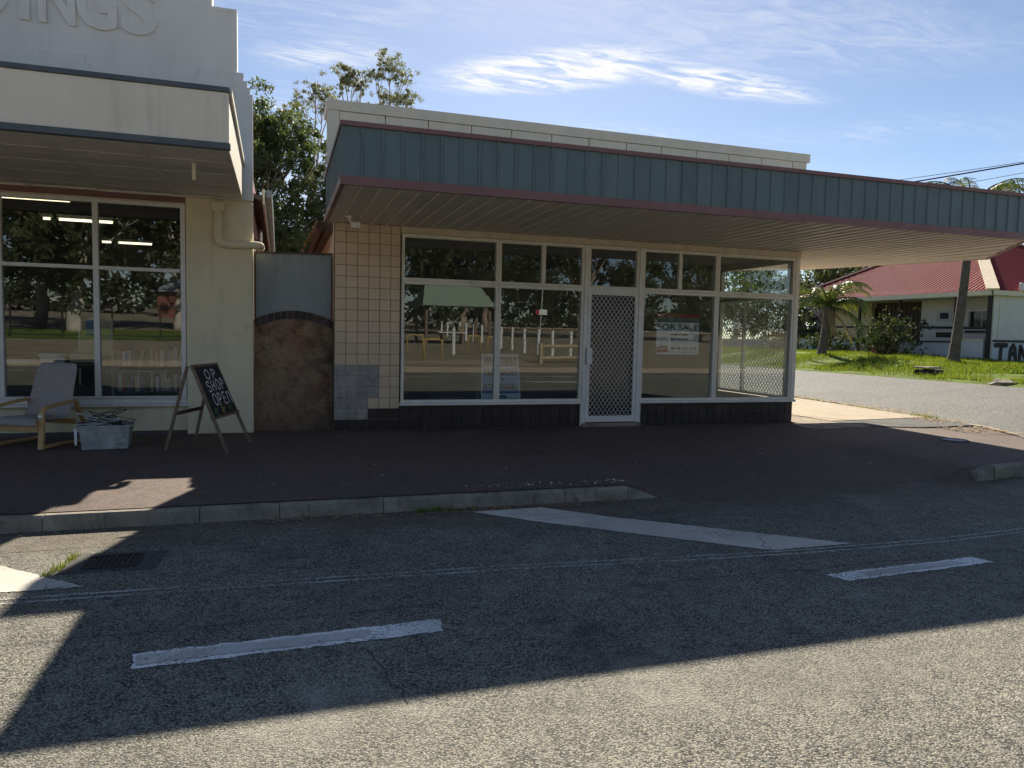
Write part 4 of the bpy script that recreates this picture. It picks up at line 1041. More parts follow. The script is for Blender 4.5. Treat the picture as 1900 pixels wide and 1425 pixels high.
# awning
YA=-2.86; XAR=-1.165
aw=MB().box(XL,XAR-0.02,YA+0.02,-0.005,3.50,3.56).build('awning',M['bluegrey'],ops)
MB().cbox(XL,XAR,YA,YA+0.03,3.105,3.565,0.004).build('fascia',M['awning_cream'],aw)
MB().cbox(XL,XAR+0.01,YA-0.018,YA+0.05,3.566,3.612,0.004).build('top_flashing',M['bluegrey'],aw)
MB().cbox(XL,XAR+0.012,YA-0.02,YA+0.05,3.045,3.104,0.004).build('bottom_flashing',M['bluegrey'],aw)
MB().cbox(XAR-0.03,XAR-0.002,YA+0.031,-0.075,3.05,3.50,0.003).build('end_fascia',M['awning_cream'],aw)
MB().bar((XAR+0.006,YA+0.05,3.585),(XAR+0.006,-0.07,3.50),0.04,0.055).build('end_capping',M['awning_cream'],aw)
y=YA+0.055; k=0
while y<-0.08:
    y1=min(y+0.305,-0.072)
    MB().cbox(XL,XAR-0.031,y,y1-0.006,ZA+0.012+0.002*(k%2),ZA+0.035,0.004).build('soffit_board',M['boards'],aw); y=y1; k+=1
for xx in (-1.95,-2.75,-3.55): MB().box(xx-0.015,xx+0.015,YA+0.06,-0.08,ZA+0.004,ZA+0.0125).build('cover_strip',M['boards'],aw)
MB().tube([(-1.55,-2.05,ZA+0.02),(-1.55,-2.05,ZA-0.16)],0.020,8).build('hanging_tube',M['awning_cream'],aw)

# lit fluorescent tubes inside the op shop
def batten(x0,x1,y,z,label):
    l=thing('fluorescent_light',label,'light',((x0+x1)/2,y,z+0.06),0,'lit tubes in the op shop')
    w=(x1-x0)/2
    MB().box(-w,w,-0.05,0.05,0.0,0.05).build('batten',M['white_plastic'],l,local=True)
    MB().tube([(-w+0.02,0,-0.02),(w-0.02,0,-0.02)],0.018,8).build('tube',M['tubeglow'],l,local=True)
batten(-5.4,-3.30,0.65,2.96,'long lit fluorescent tube at the top left of the op shop window')
batten(-3.95,-3.18,2.6,2.96,'lit fluorescent tube crossing behind the op shop window mullion')
batten(-4.16,-4.03,2.6,2.96,'very short lit tube end left of the mullion in the op shop')
batten(-3.70,-3.08,5.6,2.96,'farthest lit fluorescent tube, in the right pane of the op shop')
batten(-3.98,-3.79,5.6,2.96,'short lit tube end in the right pane of the op shop')
# display goods behind the op shop glass
random.seed(11)
BC=[M['paper'],M['sign_grey'],M['boards'],M['red_print'],M['sign_blue_dark'],M['timber'],M['pub_cream'],M['interior_dark'],M['green']]
tb=thing('display_table','low wooden display table behind the left op shop pane','table',(-3.55,0.75,0.05))
MB().cbox(-0.75,0.62,-0.32,0.32,0.80,0.84,0.006).build('table_top',M['timber'],tb,local=True)
for sx in (-0.7,0.57):
    for sy in (-0.28,0.28): MB().box(sx-0.025,sx+0.025,sy-0.025,sy+0.025,0,0.80).build('leg',M['timber'],tb,local=True)
def book(loc,w,d,h,rz,mat,label):
    b=thing('book',label,'book',loc,rz,'second-hand books in the op shop')
    MB().cbox(-w/2,w/2,-d/2,d/2,0.004,h-0.004,0.001).build('pages',M['paper'],b,local=True)
    MB().box(-w/2-0.003,w/2+0.003,-d/2-0.003,d/2+0.003,0,0.0035).add([(-w/2-.003,-d/2-.003,h-.0035),(w/2+.003,-d/2-.003,h-.0035),(w/2+.003,d/2+.003,h-.0035),(-w/2-.003,d/2+.003,h-.0035)],[(0,1,2,3)]).build('cover',mat,b,local=True)
    return b
z=0.89
names=['bottom','second','third','top']
for i,(h,w) in enumerate(((0.035,0.30),(0.03,0.29),(0.03,0.27),(0.03,0.26))):
    book((-3.52+random.uniform(-.02,.02),0.55,z),w,0.2,h,random.uniform(-.12,.12),BC[i%3],f'pale book, {names[i]} of the tall stack on the op shop table'); z+=h
z=0.89
for i,(h,w) in enumerate(((0.03,0.34),(0.022,0.30))):
    book((-3.86,0.52,z),w,0.22,h,random.uniform(-.1,.1),BC[i],f'{"thick" if i==0 else "thin"} pale book in the low stack left on the op shop table'); z+=h
bk=thing('wire_basket','shallow wire basket of small goods on the op shop table','basket',(-3.16,0.55,0.89))
for i in range(5): MB().tube([(-0.17,-0.1,0.02+i*0.035),(0.17,-0.1,0.02+i*0.035),(0.17,0.1,0.02+i*0.035),(-0.17,0.1,0.02+i*0.035),(-0.17,-0.1,0.02+i*0.035)],0.004,5).build('wire_rim',M['galv'],bk,local=True)
MB().cbox(-0.15,0.15,-0.08,0.08,0.01,0.12,0.01).build('goods',M['pub_cream'],bk,local=True)
# a dark framed trolley right of the table
tr=thing('trolley','black tubular trolley behind the op shop glass beside the table','trolley',(-3.12,0.42,0.05))
MB().tube([(-0.30,0,0.0),(-0.30,0,0.72),(-0.25,0,0.80),(0.20,0,0.80),(0.27,0,0.74),(0.27,0,0.0)],0.022,8).build('frame',M['black_plastic'],tr,local=True,smooth=True)
MB().box(-0.28,0.25,0.0,0.30,0.10,0.13).build('shelf',M['black_plastic'],tr,local=True)
MB().cbox(-0.2,0.2,0.02,0.26,0.131,0.55,0.01).build('dark_bin',M['interior_dark'],tr,local=True)
# book shelves
def shelf(name,x0,x1,y,label,rowsz,seed):
    s=thing(name,label,'shelf',((x0+x1)/2,y,0.05)); w=(x1-x0)/2; random.seed(seed)
    for sx in (-w,w): MB().box(sx-0.012,sx+0.012,0,0.25,0,rowsz[-1]+0.32).build('side',M['timber'],s,local=True)
    MB().box(-w,w,0.24,0.26,0,rowsz[-1]+0.32).build('back',M['interior_dark'],s,local=True)
    for rz in rowsz:
        MB().box(-w+0.012,w-0.012,-0.003,0.24,rz-0.02,rz).build('board',M['timber'],s,local=True)
        x=-w+0.03
        while x<w-0.06:
            t_=random.uniform(0.018,0.045); h=random.uniform(0.17,0.26); mt=random.choice(BC); lean=random.random()<0.12
            MB().add([(x,0.03,rz),(x+t_,0.03,rz),(x+t_+(0.05 if lean else 0),0.03,rz+h),(x+(0.05 if lean else 0),0.03,rz+h),(x,0.2,rz),(x+t_,0.2,rz),(x+t_+(0.05 if lean else 0),0.2,rz+h),(x+(0.05 if lean else 0),0.2,rz+h)],[(0,1,2,3),(7,6,5,4),(0,4,5,1),(1,5,6,2),(2,6,7,3),(3,7,4,0)]).build('shelved_book',mt,s,local=True)
            x+=t_+0.003+(0.055 if lean else 0)
shelf('book_shelf',-2.82,-1.95,0.62,'low shelf of second-hand books behind the right op shop pane',(0.12,0.46,0.80),21)
tw=thing('display_stand','narrow pale display stand behind the left op shop pane','stand',(-3.26,1.7,0.05))
for xx in (-0.22,0.2): MB().box(xx-0.012,xx+0.012,-0.012,0.012,0,1.45).build('upright',M['white_plastic'],tw,local=True)
MB().cbox(-0.2,0.18,-0.01,0.02,0.9,1.42,0.004).build('panel',M['pub_cream'],tw,local=True)
MB().cbox(-0.12,0.0,-0.03,-0.012,1.2,1.44,0.003).build('blue_packet',M['sign_blue'],tw,local=True)

# ================================================================== CHALKBOARD A-FRAME
sgn=thing('chalkboard_sign','wooden A-frame chalkboard reading OP SHOP OPEN outside the op shop','sign',(-1.48,-1.16,0))
o=Vector((-1.48,-1.16,0))
FA,FB_,RA,RB=[Vector(p)-o for p in ((-1.275,-1.63,0),(-1.06,-0.94,0),(-1.94,-1.36,0),(-1.70,-0.74,0))]
ax=(FB_-FA).normalized()
TA=Vector((-0.165,-0.335,0.955)); TB=TA+ax*0.66
def lerp(a,b,t): return a+(b-a)*t
for nm,a,b in (('leg',FA,TA),('leg',FB_,TB)): MB().bar(a,b,0.035,0.02,ax).build(nm,M['timber'],sgn,local=True)
hz=Vector((-0.05,0.015,0.0))
for nm,a,b in (('leg',RA,TA+hz),('leg',RB,TB+hz)): MB().bar(a,b,0.032,0.02,ax).build(nm,M['timber'],sgn,local=True)
MB().bar(TA-ax*0.02,TB+ax*0.02,0.03,0.03).build('top_rail',M['timber'],sgn,local=True)
b0,b1=lerp(FA,TA,0.40),lerp(FB_,TB,0.40)
MB().bar(b0-ax*0.02,b1+ax*0.03,0.045,0.03).build('ledge',M['timber'],sgn,local=True)
c0,c1=lerp(RA,TA+hz,0.44),lerp(RB,TB+hz,0.44)
MB().bar(c0,c1,0.02,0.04).build('cross_rail',M['timber'],sgn,local=True)
upv=((TA+TB)/2-(FA+FB_)/2).normalized(); nb=ax.cross(upv)  # outward normal
p0,p1,p2,p3=lerp(FA,TA,0.415)+nb*0.012,lerp(FB_,TB,0.415)+nb*0.012,lerp(FB_,TB,0.985)+nb*0.012,lerp(FA,TA,0.985)+nb*0.012
th=nb*0.008
MB().add([p0,p1,p2,p3,p0-th,p1-th,p2-th,p3-th],[(0,1,2,3),(7,6,5,4),(0,4,5,1),(1,5,6,2),(2,6,7,3),(3,7,4,0)]).build('blackboard',M['chalkboard'],sgn,local=True)
# hand lettering in board space: x across 0..1 (0.70 m), y up 0..1 (0.57 m)
Wd=(p1-p0).length; Hd=(p3-p0).length
fr_=(p0+nb*0.002,(p1-p0).normalized(),upv)
def G(pts,cx,cy,sx,sy): return [((cx+x*sx)*Wd,(cy+y*sy)*Hd) for x,y in pts]
GL={'O':[arc(0.5,0.5,0.42,0.5,90,450,16)],'P':[[(0.15,-0.05),(0.2,1.0)],[(0.2,1.0)]+arc(0.35,0.72,0.42,0.28,80,-90,8)+[(0.17,0.42)]],
 'S':[arc(0.5,0.76,0.34,0.24,30,250,10)+arc(0.48,0.25,0.38,0.27,80,-150,12)],'H':[[(0.15,0),(0.15,1)],[(0.8,0),(0.8,1)],[(0.15,0.5),(0.8,0.5)]],
 'E':[[(0.75,1),(0.2,1),(0.15,0),(0.75,0)],[(0.17,0.52),(0.65,0.52)]],'N':[[(0.12,0),(0.15,0.95)],[(0.13,0.6)]+arc(0.48,0.68,0.33,0.3,160,0,8)+[(0.84,0.0)]]}
txt=MB()
def write(word,x,y,w,h,slope=0.0,gap=0.18):
    for i,ch in enumerate(word):
        for st in GL[ch]: stroke(txt,G(st,x+i*w*(1+gap),y+slope*i,w,h),0.017,fr_,0.001)
write('OP',0.30,0.735,0.20,0.185,0.0,0.35)
write('SHOP',0.20,0.485,0.16,0.20,0.008,0.18)
write('OPEN',0.24,0.195,0.17,0.23,0.0,0.13)
txt.build('lettering',M['chalk'],sgn,local=True)
for k,(x,y,m_) in enumerate(((0.17,0.09,'flower_g'),(0.47,0.085,'flower_y'),(0.78,0.10,'flower_g'))):
    f=MB()
    for a in range(4):
        q=R(90*a+30); stroke(f,[(x*Wd,y*Hd),((x+0.075*math.cos(q))*Wd,(y+0.075*math.sin(q))*Hd)],0.024,fr_,0.001)
    f.build('painted_flower',M[m_],sgn,local=True)

# ================================================================== ARMCHAIR
ch=thing('armchair','grey fabric armchair with bent birch frame outside the op shop window','armchair',(-3.36,-0.60,0),R(-25))
def ribbon(pts,w,th,x):
    mb=MB(); P=[Vector((0,p[0],p[1])) for p in pts]; vs=[]
    for i,p in enumerate(P):
        d=(P[min(i+1,len(P)-1)]-P[max(i-1,0)]).normalized(); n=Vector((0,-d.z,d.y))
        for sx in (-w/2,w/2):
            for s_ in (-th/2,th/2): vs.append((x+sx,p.y+n.y*s_,p.z+n.z*s_))
    fs=[]
    for i in range(len(P)-1):
        a=4*i; fs+=[(a,a+2,a+6,a+4),(a+1,a+5,a+7,a+3),(a,a+4,a+5,a+1),(a+2,a+3,a+7,a+6)]
    n=4*(len(P)-1); fs+=[(0,1,3,2),(n,n+2,n+3,n+1)]
    return mb.add(vs,fs)
for sx in (-0.305,0.305):
    ribbon([(-0.37,0.0),(-0.355,0.15),(-0.345,0.35),(-0.335,0.41),(-0.305,0.445),(-0.26,0.46),(-0.05,0.485),(0.18,0.505)],0.065,0.026,sx).build('arm_leg',M['birch'],ch,local=True)
    ribbon([(-0.36,0.02),(-0.1,0.03),(0.2,0.02),(0.36,0.025)],0.06,0.025,sx).build('runner',M['birch'],ch,local=True)
    ribbon([(0.36,0.02),(0.32,0.2),(0.24,0.36),(0.18,0.50)],0.05,0.025,sx).build('rear_leg',M['birch'],ch,local=True)
MB().cbox(-0.275,0.275,-0.375,-0.345,0.19,0.265,0.006).build('front_rail',M['birch'],ch,local=True)
MB().cbox(-0.275,0.275,0.20,0.225,0.22,0.28,0.006).build('rear_rail',M['birch'],ch,local=True)
# cushion: one continuous pad bent from seat to back
prof=[(-0.43,0.265),(-0.42,0.31),(-0.30,0.335),(-0.10,0.305),(0.05,0.30),(0.115,0.36),(0.155,0.48),(0.195,0.62),(0.235,0.76),(0.275,0.88),(0.300,0.935)]
NX=15; vs=[];fs=[]
P=[Vector((0,a,b)) for a,b in prof]
for i,p in enumerate(P):
    d=(P[min(i+1,len(P)-1)]-P[max(i-1,0)]).normalized(); n=Vector((0,-d.z,d.y)).normalized()
    wd=0.275 if i<5 else 0.285-0.006*(i-5)
    if i==len(P)-1: wd-=0.03
    for j in range(NX):
        u=-1+2*j/(NX-1); puff=0.032*(1-abs(u)**5)+0.004*math.sin(9*u+i*1.7)
        if i in (0,len(P)-1): puff*=0.35
        vs.append(tuple(p+Vector((u*wd,0,0))+n*puff))
    for j in range(NX):
        u=-1+2*j/(NX-1); puff=0.028*(1-abs(u)**5)
        if i in (0,len(P)-1): puff*=0.35
        vs.append(tuple(p+Vector((u*wd,0,0))-n*puff))
for i in range(len(P)-1):
    a=i*2*NX; b=a+2*NX
    for j in range(NX-1):
        fs+=[(a+j,a+j+1,b+j+1,b+j),(a+NX+j+1,a+NX+j,b+NX+j,b+NX+j+1)]
    fs+=[(a,b,b+NX,a+NX),(a+NX-1,a+2*NX-1,b+2*NX-1,b+NX-1)]
e=(len(P)-1)*2*NX
for j in range(NX-1): fs+=[(j+1,j,NX+j,NX+j+1),(e+j,e+j+1,e+NX+j+1,e+NX+j)]
cu=MB().add(vs,fs).build('cushion',M['fabric'],ch,local=True,smooth=True)
mod=cu.modifiers.new('s','SUBSURF'); mod.levels=1; mod.render_levels=2
tagm=MB().box(0.277,0.333,-0.3725,-0.3685,0.355,0.385).build('price_label',M['white_plastic'],ch,local=True)

# ================================================================== PLASTIC TUB OF COAT HANGERS
tub=thing('storage_tub','clear plastic storage tub full of coat hangers beside the armchair','tub',(-2.60,-1.0,0),R(4))
def taperbox(w0,d0,w1,d1,h,t_=0.006):
    o_=[(-w0,-d0,0),(w0,-d0,0),(w0,d0,0),(-w0,d0,0),(-w1,-d1,h),(w1,-d1,h),(w1,d1,h),(-w1,d1,h)]
    i_=[(x*(1-t_/w0),y*(1-t_/d0),z+t_ if z==0 else z) for x,y,z in o_]
    return MB().add(o_+i_,[(0,3,2,1),(0,1,5,4),(1,2,6,5),(2,3,7,6),(3,0,4,7),(8,9,10,11),(8,12,13,9),(9,13,14,10),(10,14,15,11),(11,15,12,8),(4,5,13,12),(5,6,14,13),(6,7,15,14),(7,4,12,15)])
taperbox(0.225,0.16,0.255,0.185,0.26).build('body',M['tub'],tub,local=True)
rim=MB()
for a,b in (((-.262,-.192),(.262,-.192)),((.262,-.192),(.262,.192)),((.262,.192),(-.262,.192)),((-.262,.192),(-.262,-.192))): rim.bar((a[0],a[1],0.262),(b[0],b[1],0.262),0.02,0.016)
rim.build('rim',M['tub'],tub,local=True)
for sx in (-1,1): MB().cbox(sx*0.262-0.012,sx*0.262+0.012,-0.06,0.06,0.20,0.25,0.004).build('handle',M['tub'],tub,local=True)
MB().add([(-0.262,-0.20,0.24),(-0.30,-0.15,0.245),(-0.30,-0.14,0.06),(-0.268,-0.19,0.055)],[(0,1,2,3)]).build('paper_note',M['paper'],tub,local=True)
random.seed(23)
def hanger_mesh(mat,r):
    mb=MB()
    mb.tube([(-0.19,0,-0.10),(0.0,0,0.0),(0.19,0,-0.10)],r,6); mb.tube([(0.19,0,-0.10),(0.185,0,-0.115),(-0.185,0,-0.115),(-0.19,0,-0.10)],r,6)
    mb.tube([(0,0,0),(0,0,0.04)]+[(0.028+0.028*math.cos(R(a)),0,0.065+0.03*math.sin(R(a))) for a in range(190,-60,-25)],r*0.7,6)
    return mk_mesh(mb,'coat_hanger',mat)
hm=[hanger_mesh(M['interior_dark'],0.0055),hanger_mesh(M['iron'],0.004),hanger_mesh(M['sign_grey'],0.005)]
HC=['dark plastic','thin dark wire','pale plastic']
def hanger(kind,x,y,z,rot,label):
    h=link('coat_hanger',hm[kind],None,None,(x,y,z)); h.rotation_euler=rot
    return tag(h,label,'hanger','coat hangers heaped in the tub')
for i in range(14):
    kd=(0,1,2)[i%3]
    hanger(kd,-2.60+random.uniform(-.10,.10),-1.0+random.uniform(-.07,.07),0.25+0.008*i+random.uniform(0,0.02),(R(random.uniform(55,115)),R(random.uniform(-25,25)),random.uniform(-0.5,0.5)+(math.pi if i%4==0 else 0)),f'{HC[kd]} coat hanger heaped on top of the clear tub')
for i in range(6):
    hanger(2,-2.60+random.uniform(-.03,.03),-1.15+i*0.045,0.17+random.uniform(-.02,.02),(R(random.uniform(-6,6)),R(random.uniform(-5,5)),R(random.uniform(-6,6))),'pale coat hanger standing inside the clear tub, seen through its side')

# ================================================================== PUB ACROSS THE SIDE STREET
PX,PY0,PY1,PZ=25.4,10.9,22.6,0.72     # front plane facing the side street, corner at PY0
EZ=3.38
pub=thing('pub','single-storey white pub with red ribbed hip roof and dark verandah posts','pub',(PX,PY0,PZ))
# verandah low wall, in lengths between the posts
for i,(y0,y1,z1) in enumerate(((PY0+0.15,12.35,1.52),(12.45,15.1,1.42),(17.6,19.4,1.42),(19.5,PY1,1.48))):
    MB().box(PX-0.06,PX+0.08,y0,y1,PZ-0.5,z1).build('low_wall',M['pub_blue'],pub)
    MB().box(PX-0.08,PX+0.10,y0,y1,z1+0.001,z1+0.07).build('wall_cap',M['pub_brown'] if i else M['head'],pub)
# recessed white wall and openings
PW=PX+1.35
MB().box(PW,PW+0.2,PY0-0.05,15.3,PZ-0.5,EZ).build('wall',M['pub_white'],pub)
MB().box(PW+0.3,PW+0.5,15.3,18.2,PZ-0.5,EZ).build('wall',M['pub_brown'],pub)
MB().box(PW,PW+0.2,18.2,20.6,PZ-0.5,EZ).build('wall',M['pub_cream'],pub)
MB().box(PW+1.6,PW+1.8,20.6,PY1,PZ-0.5,EZ).build('wall',M['brick_dark'],pub)
for y in np.arange(15.5,18.2,0.22): MB().box(PW+0.25,PW+0.29,y,y+0.18,PZ-0.3,EZ-0.3).build('timber_slat',M['pub_brown'],pub)
# right hand wall facing the main road
MB().box(PX+0.05,PX+12,PY0-0.12,PY0+0.08,PZ-0.6,EZ-0.05).build('wall',M['pub_white'],pub)
MB().box(PX+0.05,PX+12,PY0-0.16,PY0-0.121,PZ-0.6,1.50).build('low_wall',M['pub_blue'],pub)
MB().box(PX+0.05,PX+12,PY0-0.19,PY0-0.161,1.48,1.57).build('wall_cap',M['pub_brown'],pub)
MB().box(PX+0.32,PX+0.34,PY0-0.135,PY0-0.121,1.6,EZ-0.2).build('downpipe',M['pub_cream'],pub)
# window in the recessed wall
wv=MB().box(PW-0.05,PW-0.001,11.62,12.95,1.95,2.78).build('window',M['alum_white'],pub)
for a,b in ((11.66,12.26),(12.30,12.91)): MB().box(PW-0.06,PW-0.051,a,b,1.99,2.74).build('pane',M['pub_glass'],wv)
MB().box(PW-0.09,PW-0.052,11.55,13.0,1.86,1.945).build('sill',M['pub_dark'],wv)
# poster panels on the wall
for i,(y,z,w,h,m_) in enumerate(((14.1,2.55,0.75,0.5,'sign_grey'),(14.1,2.58,0.42,0.26,'navy'),(14.15,2.05,0.6,0.2,'sign_grey'),(14.1,1.76,0.75,0.22,'pub_dark'))):
    MB().box(PW-0.012-0.006*(i==1),PW-0.001-0.006*(i==1),y-w/2,y+w/2,z-h/2,z+h/2).build('poster',M[m_],pub)
# posts and rail
for y,w in ((PY0+0.0,0.13),(12.4,0.09),(13.05,0.10),(15.2,0.10),(17.5,0.10),(19.45,0.10),(PY1,0.12)):
    xx=PX if y!=13.05 else PX+0.9
    MB().box(xx-w/2,xx+w/2,y-w/2,y+w/2,PZ-0.5,EZ-0.02).build('post',M['pub_dark'],pub)
MB().bar((PX-0.02,PY0,2.02),(PX-0.02,PY1,2.12),0.06,0.10).build('rail',M['pub_dark'],pub)
MB().bar((PX-0.02,19.5,1.75),(PX-0.02,PY1,1.78),0.04,0.06).build('rail',M['pub_dark'],pub)
# eaves and roof
ex0,ex1,ey0,ey1=PX-0.35,PX+11.6,PY0-0.35,PY1+0.35
MB().box(ex0,ex0+0.03,ey0,ey1,EZ-0.10,EZ+0.07).build('gutter',M['parapet'],pub)
MB().box(ex0,ex1,ey0,ey0+0.03,EZ-0.10,EZ+0.07).build('gutter',M['parapet'],pub)
MB().box(ex0+0.04,ex1,ey0+0.04,ey1,EZ-0.12,EZ-0.08).build('eave_lining',M['pub_white'],pub)
pitch=math.tan(R(29)); hw=(ex1-ex0)/2; hl=(ey1-ey0)/2; rr=min(hw,hl)
def roof_face(name,L,rise_len_f,place):
    # ribs run up the slope; u along the eave 0..L
    mb=MB(); u=0.0; P=0.20; prof=[(0,0),(0.13,0),(0.145,0.035),(0.185,0.035),(0.2,0)]
    while u<L-0.01:
        for (a,za),(b,zb) in zip(prof[:-1],prof[1:]):
            ua,ub=min(u+a,L),min(u+b,L)
            if ub-ua<1e-4: continue
            ra,rb=rise_len_f(ua),rise_len_f(ub)
            mb.quad(place(ua,0,za),place(ub,0,zb),place(ub,rb,zb),place(ua,ra,za))
        u+=P
    return mb.build(name,M['pub_roof'],pub)
roof_face('roof',ey1-ey0,lambda u:min(u,ey1-ey0-u,rr),lambda u,r,z:(ex0+r,ey0+u,EZ+0.06+r*pitch+z))
roof_face('roof',ex1-ex0,lambda u:min(u,ex1-ex0-u,rr),lambda u,r,z:(ex0+u,ey0+r,EZ+0.06+r*pitch+z))
roof_face('roof',ey1-ey0,lambda u:min(u,ey1-ey0-u,rr),lambda u,r,z:(ex1-r,ey0+u,EZ+0.06+r*pitch+z))
roof_face('roof',ex1-ex0,lambda u:min(u,ex1-ex0-u,rr),lambda u,r,z:(ex0+u,ey1-r,EZ+0.06+r*pitch+z))
def ridge(a,b): MB().bar(a,b,0.42,0.07).build('ridge_cap',M['pub_cap'],pub)
zr=EZ+0.10+rr*pitch
ridge((ex0-0.02,ey0-0.02,EZ+0.10),(ex0+rr,ey0+rr,zr)); ridge((ex0-0.02,ey1+0.02,EZ+0.10),(ex0+rr,ey1-rr,zr)); ridge((ex1,ey0,EZ+0.10),(ex1-rr,ey0+rr,zr)); ridge((ex0+rr,ey0+rr,zr),(ex1-rr,ey1-rr,zr))
# low wall running on past the verandah
MB().box(PX-0.06,PX+0.08,PY1+0.1,PY1+16,PZ-0.6,1.40).build('low_wall',M['pub_blue'],pub)
# bottle sign on the right roof edge and painted letters on the low wall
bsn=thing('bottle_shop_sign','white roadside sign with blue BOTTLE lettering on the pub roof edge','sign',(PX+0.95,ey0-0.06,EZ+0.22))
MB().cbox(0.0,3.2,-0.05,0.05,-0.13,0.17,0.02).build('board',M['sign_white'],bsn,local=True)
put_text('lettering','BOTTLE',0.24,M['sign_blue_dark'],bsn,(Vector((0.80,-0.054,0.02)),(1,0,0),(0,0,1)),1.05,0.008)
for xx in (0.4,2.6): MB().bar((xx,0.03,-0.25),(xx,0.03,-0.12),0.04,0.04).build('bracket',M['iron'],bsn,local=True)
ltr=MB(); FR=(Vector((PX+0.10,PY0-0.163,0.80)),Vector((1,0,0)),Vector((0,0,1)))
for st in ([(0.10,0.56),(0.66,0.56)],[(0.40,0.54),(0.37,0.0)],[(0.86,0.0),(0.90,0.42),(1.02,0.56),(1.12,0.42),(1.18,0.0)],[(0.88,0.24),(1.14,0.24)],[(1.38,0.0),(1.40,0.52),(1.72,0.02),(1.74,0.54)]):
    stroke(ltr,st,0.19,FR,0.003)
ltr.build('painted_letters',M['pub_dark'],pub)

# ================================================================== VEGETATION
def leaf_cloud(clumps, n, size, seed, aspect=0.35, shell=0.55, droop=0.0):
    g=np.random.default_rng(seed)
    C_=np.array([c[:3] for c in clumps]); Rr=np.array([[c[3],c[3],c[4] if len(c)>4 else c[3]*0.75] for c in clumps])
    wts=Rr.prod(1)**0.72; wts/=wts.sum()
    k=g.choice(len(clumps),n,p=wts)
    d=g.normal(size=(n,3)); d/=np.linalg.norm(d,axis=1)[:,None]
    r=g.random(n)**(1/3.0); r=shell*0.35+(1-shell*0.35)*r
    # break each clump into many uneven sub-tufts with a ragged edge
    NS=26; sub=g.integers(0,NS,n); tg=np.random.default_rng(seed+1); so=tg.normal(0,0.52,(len(clumps),NS,3)); sr=tg.uniform(0.10,0.34,(len(clumps),NS))
    p=C_[k]+(d*(g.random(n)**0.5)[:,None]*sr[k,sub][:,None]*1.25+so[k,sub])*Rr[k]
    a=g.normal(size=(n,3)); a[:,2]-=droop*2; a/=np.linalg.norm(a,axis=1)[:,None]
    b=np.cross(a,g.normal(size=(n,3))); b/=np.linalg.norm(b,axis=1)[:,None]+1e-9
    L=size*g.uniform(0.6,1.5,n)[:,None]; Wd_=L*aspect*g.uniform(0.7,1.3,n)[:,None]
    V=np.stack([p-a*L*0.5,p+b*Wd_*0.5,p+a*L*0.5,p-b*Wd_*0.5],1).reshape(-1,3)
    return V,np.arange(4*n).reshape(-1,4)
def limb(mb,a,b,r0,r1,wob,seed,n=6,sides=7):
    g=random.Random(seed); a=Vector(a);b=Vector(b); pts=[];rs=[]
    for i in range(n+1):
        t=i/n; q=a.lerp(b,t); s=math.sin(math.pi*t)
        q+=Vector((g.uniform(-1,1),g.uniform(-1,1),g.uniform(-.3,.5)))*wob*s
        pts.append(q); rs.append(r0+(r1-r0)*t)
    mb.tube(pts,rs,sides)
def tree(name,label,base,fork,clumps,n,size,lm,bm_,seed,r0=0.3,aspect=0.35,group=None,droop=0.3,cat='tree'):
    t=thing(name,label,cat,base,0,group); b=Vector(base)
    mb=MB(); limb(mb,base,fork,r0,r0*0.62,r0*0.6,seed,8,10)
    g=random.Random(seed)
    for i,c in enumerate(clumps):
        cc=Vector(c[:3]); mid=Vector(fork).lerp(cc,0.45)+Vector((g.uniform(-.3,.3),g.uniform(-.3,.3),g.uniform(-.2,.4)))*c[3]*0.4
        limb(mb,fork,mid,r0*0.42,r0*0.22,r0*0.5,seed+i,4,6); limb(mb,mid,cc,r0*0.22,r0*0.05,r0*0.5,seed+50+i,4,5)
        for q in range(3):
            e=cc+Vector((g.uniform(-1,1),g.uniform(-1,1),g.uniform(-.5,.8)))*c[3]*0.75
            limb(mb,mid.lerp(cc,0.6),e,r0*0.12,r0*0.03,r0*0.3,seed+90+i*3+q,3,4)
    mb.build('trunk',bm_,t,smooth=True,fixn=False)
    V,F=leaf_cloud(clumps,n,size,seed,aspect,0.6,droop)
    V=V-np.array(base)
    link('crown',np_mesh('crown',V,F),lm,t)
    return t
def clumps_in(cx,cy,cz,rx,ry,rz,n,rc,seed,flat=0.8):
    g=np.random.default_rng(seed); out=[]
    while len(out)<n:
        p=g.uniform(-1,1,3)
        if (p**2).sum()>1 or (p**2).sum()<0.12: continue
        r=rc*g.uniform(0.7,1.3); out.append((cx+p[0]*rx,cy+p[1]*ry,cz+p[2]*rz,r,r*flat))
    return out
# big bushy gum seen over the alley
tree('gum_tree','large bushy gum tree behind the alley beside the op shop','-' and (-2.2,22.5,-0.4),(-1.9,22.4,3.0),
     clumps_in(-1.6,22.3,6.2,3.4,1.8,4.2,44,1.1,33,0.9)+[(-2.6,22.2,10.2,1.2,1.0),(-1.5,22.1,9.6,1.2,1.0),(-0.5,22.2,9.2,1.0,0.9),(0.6,22.1,8.6,1.1,1.0),(1.3,22.2,7.6,1.2,1.1),(1.8,22.3,6.4,1.2,1.1),(0.4,21.8,3.4,1.3,1.0),(-0.8,21.8,2.4,1.4,1.0),(1.4,22.0,4.4,1.2,1.0)],
     120000,0.15,M['gum'],M['bark'],31,0.34,0.36)
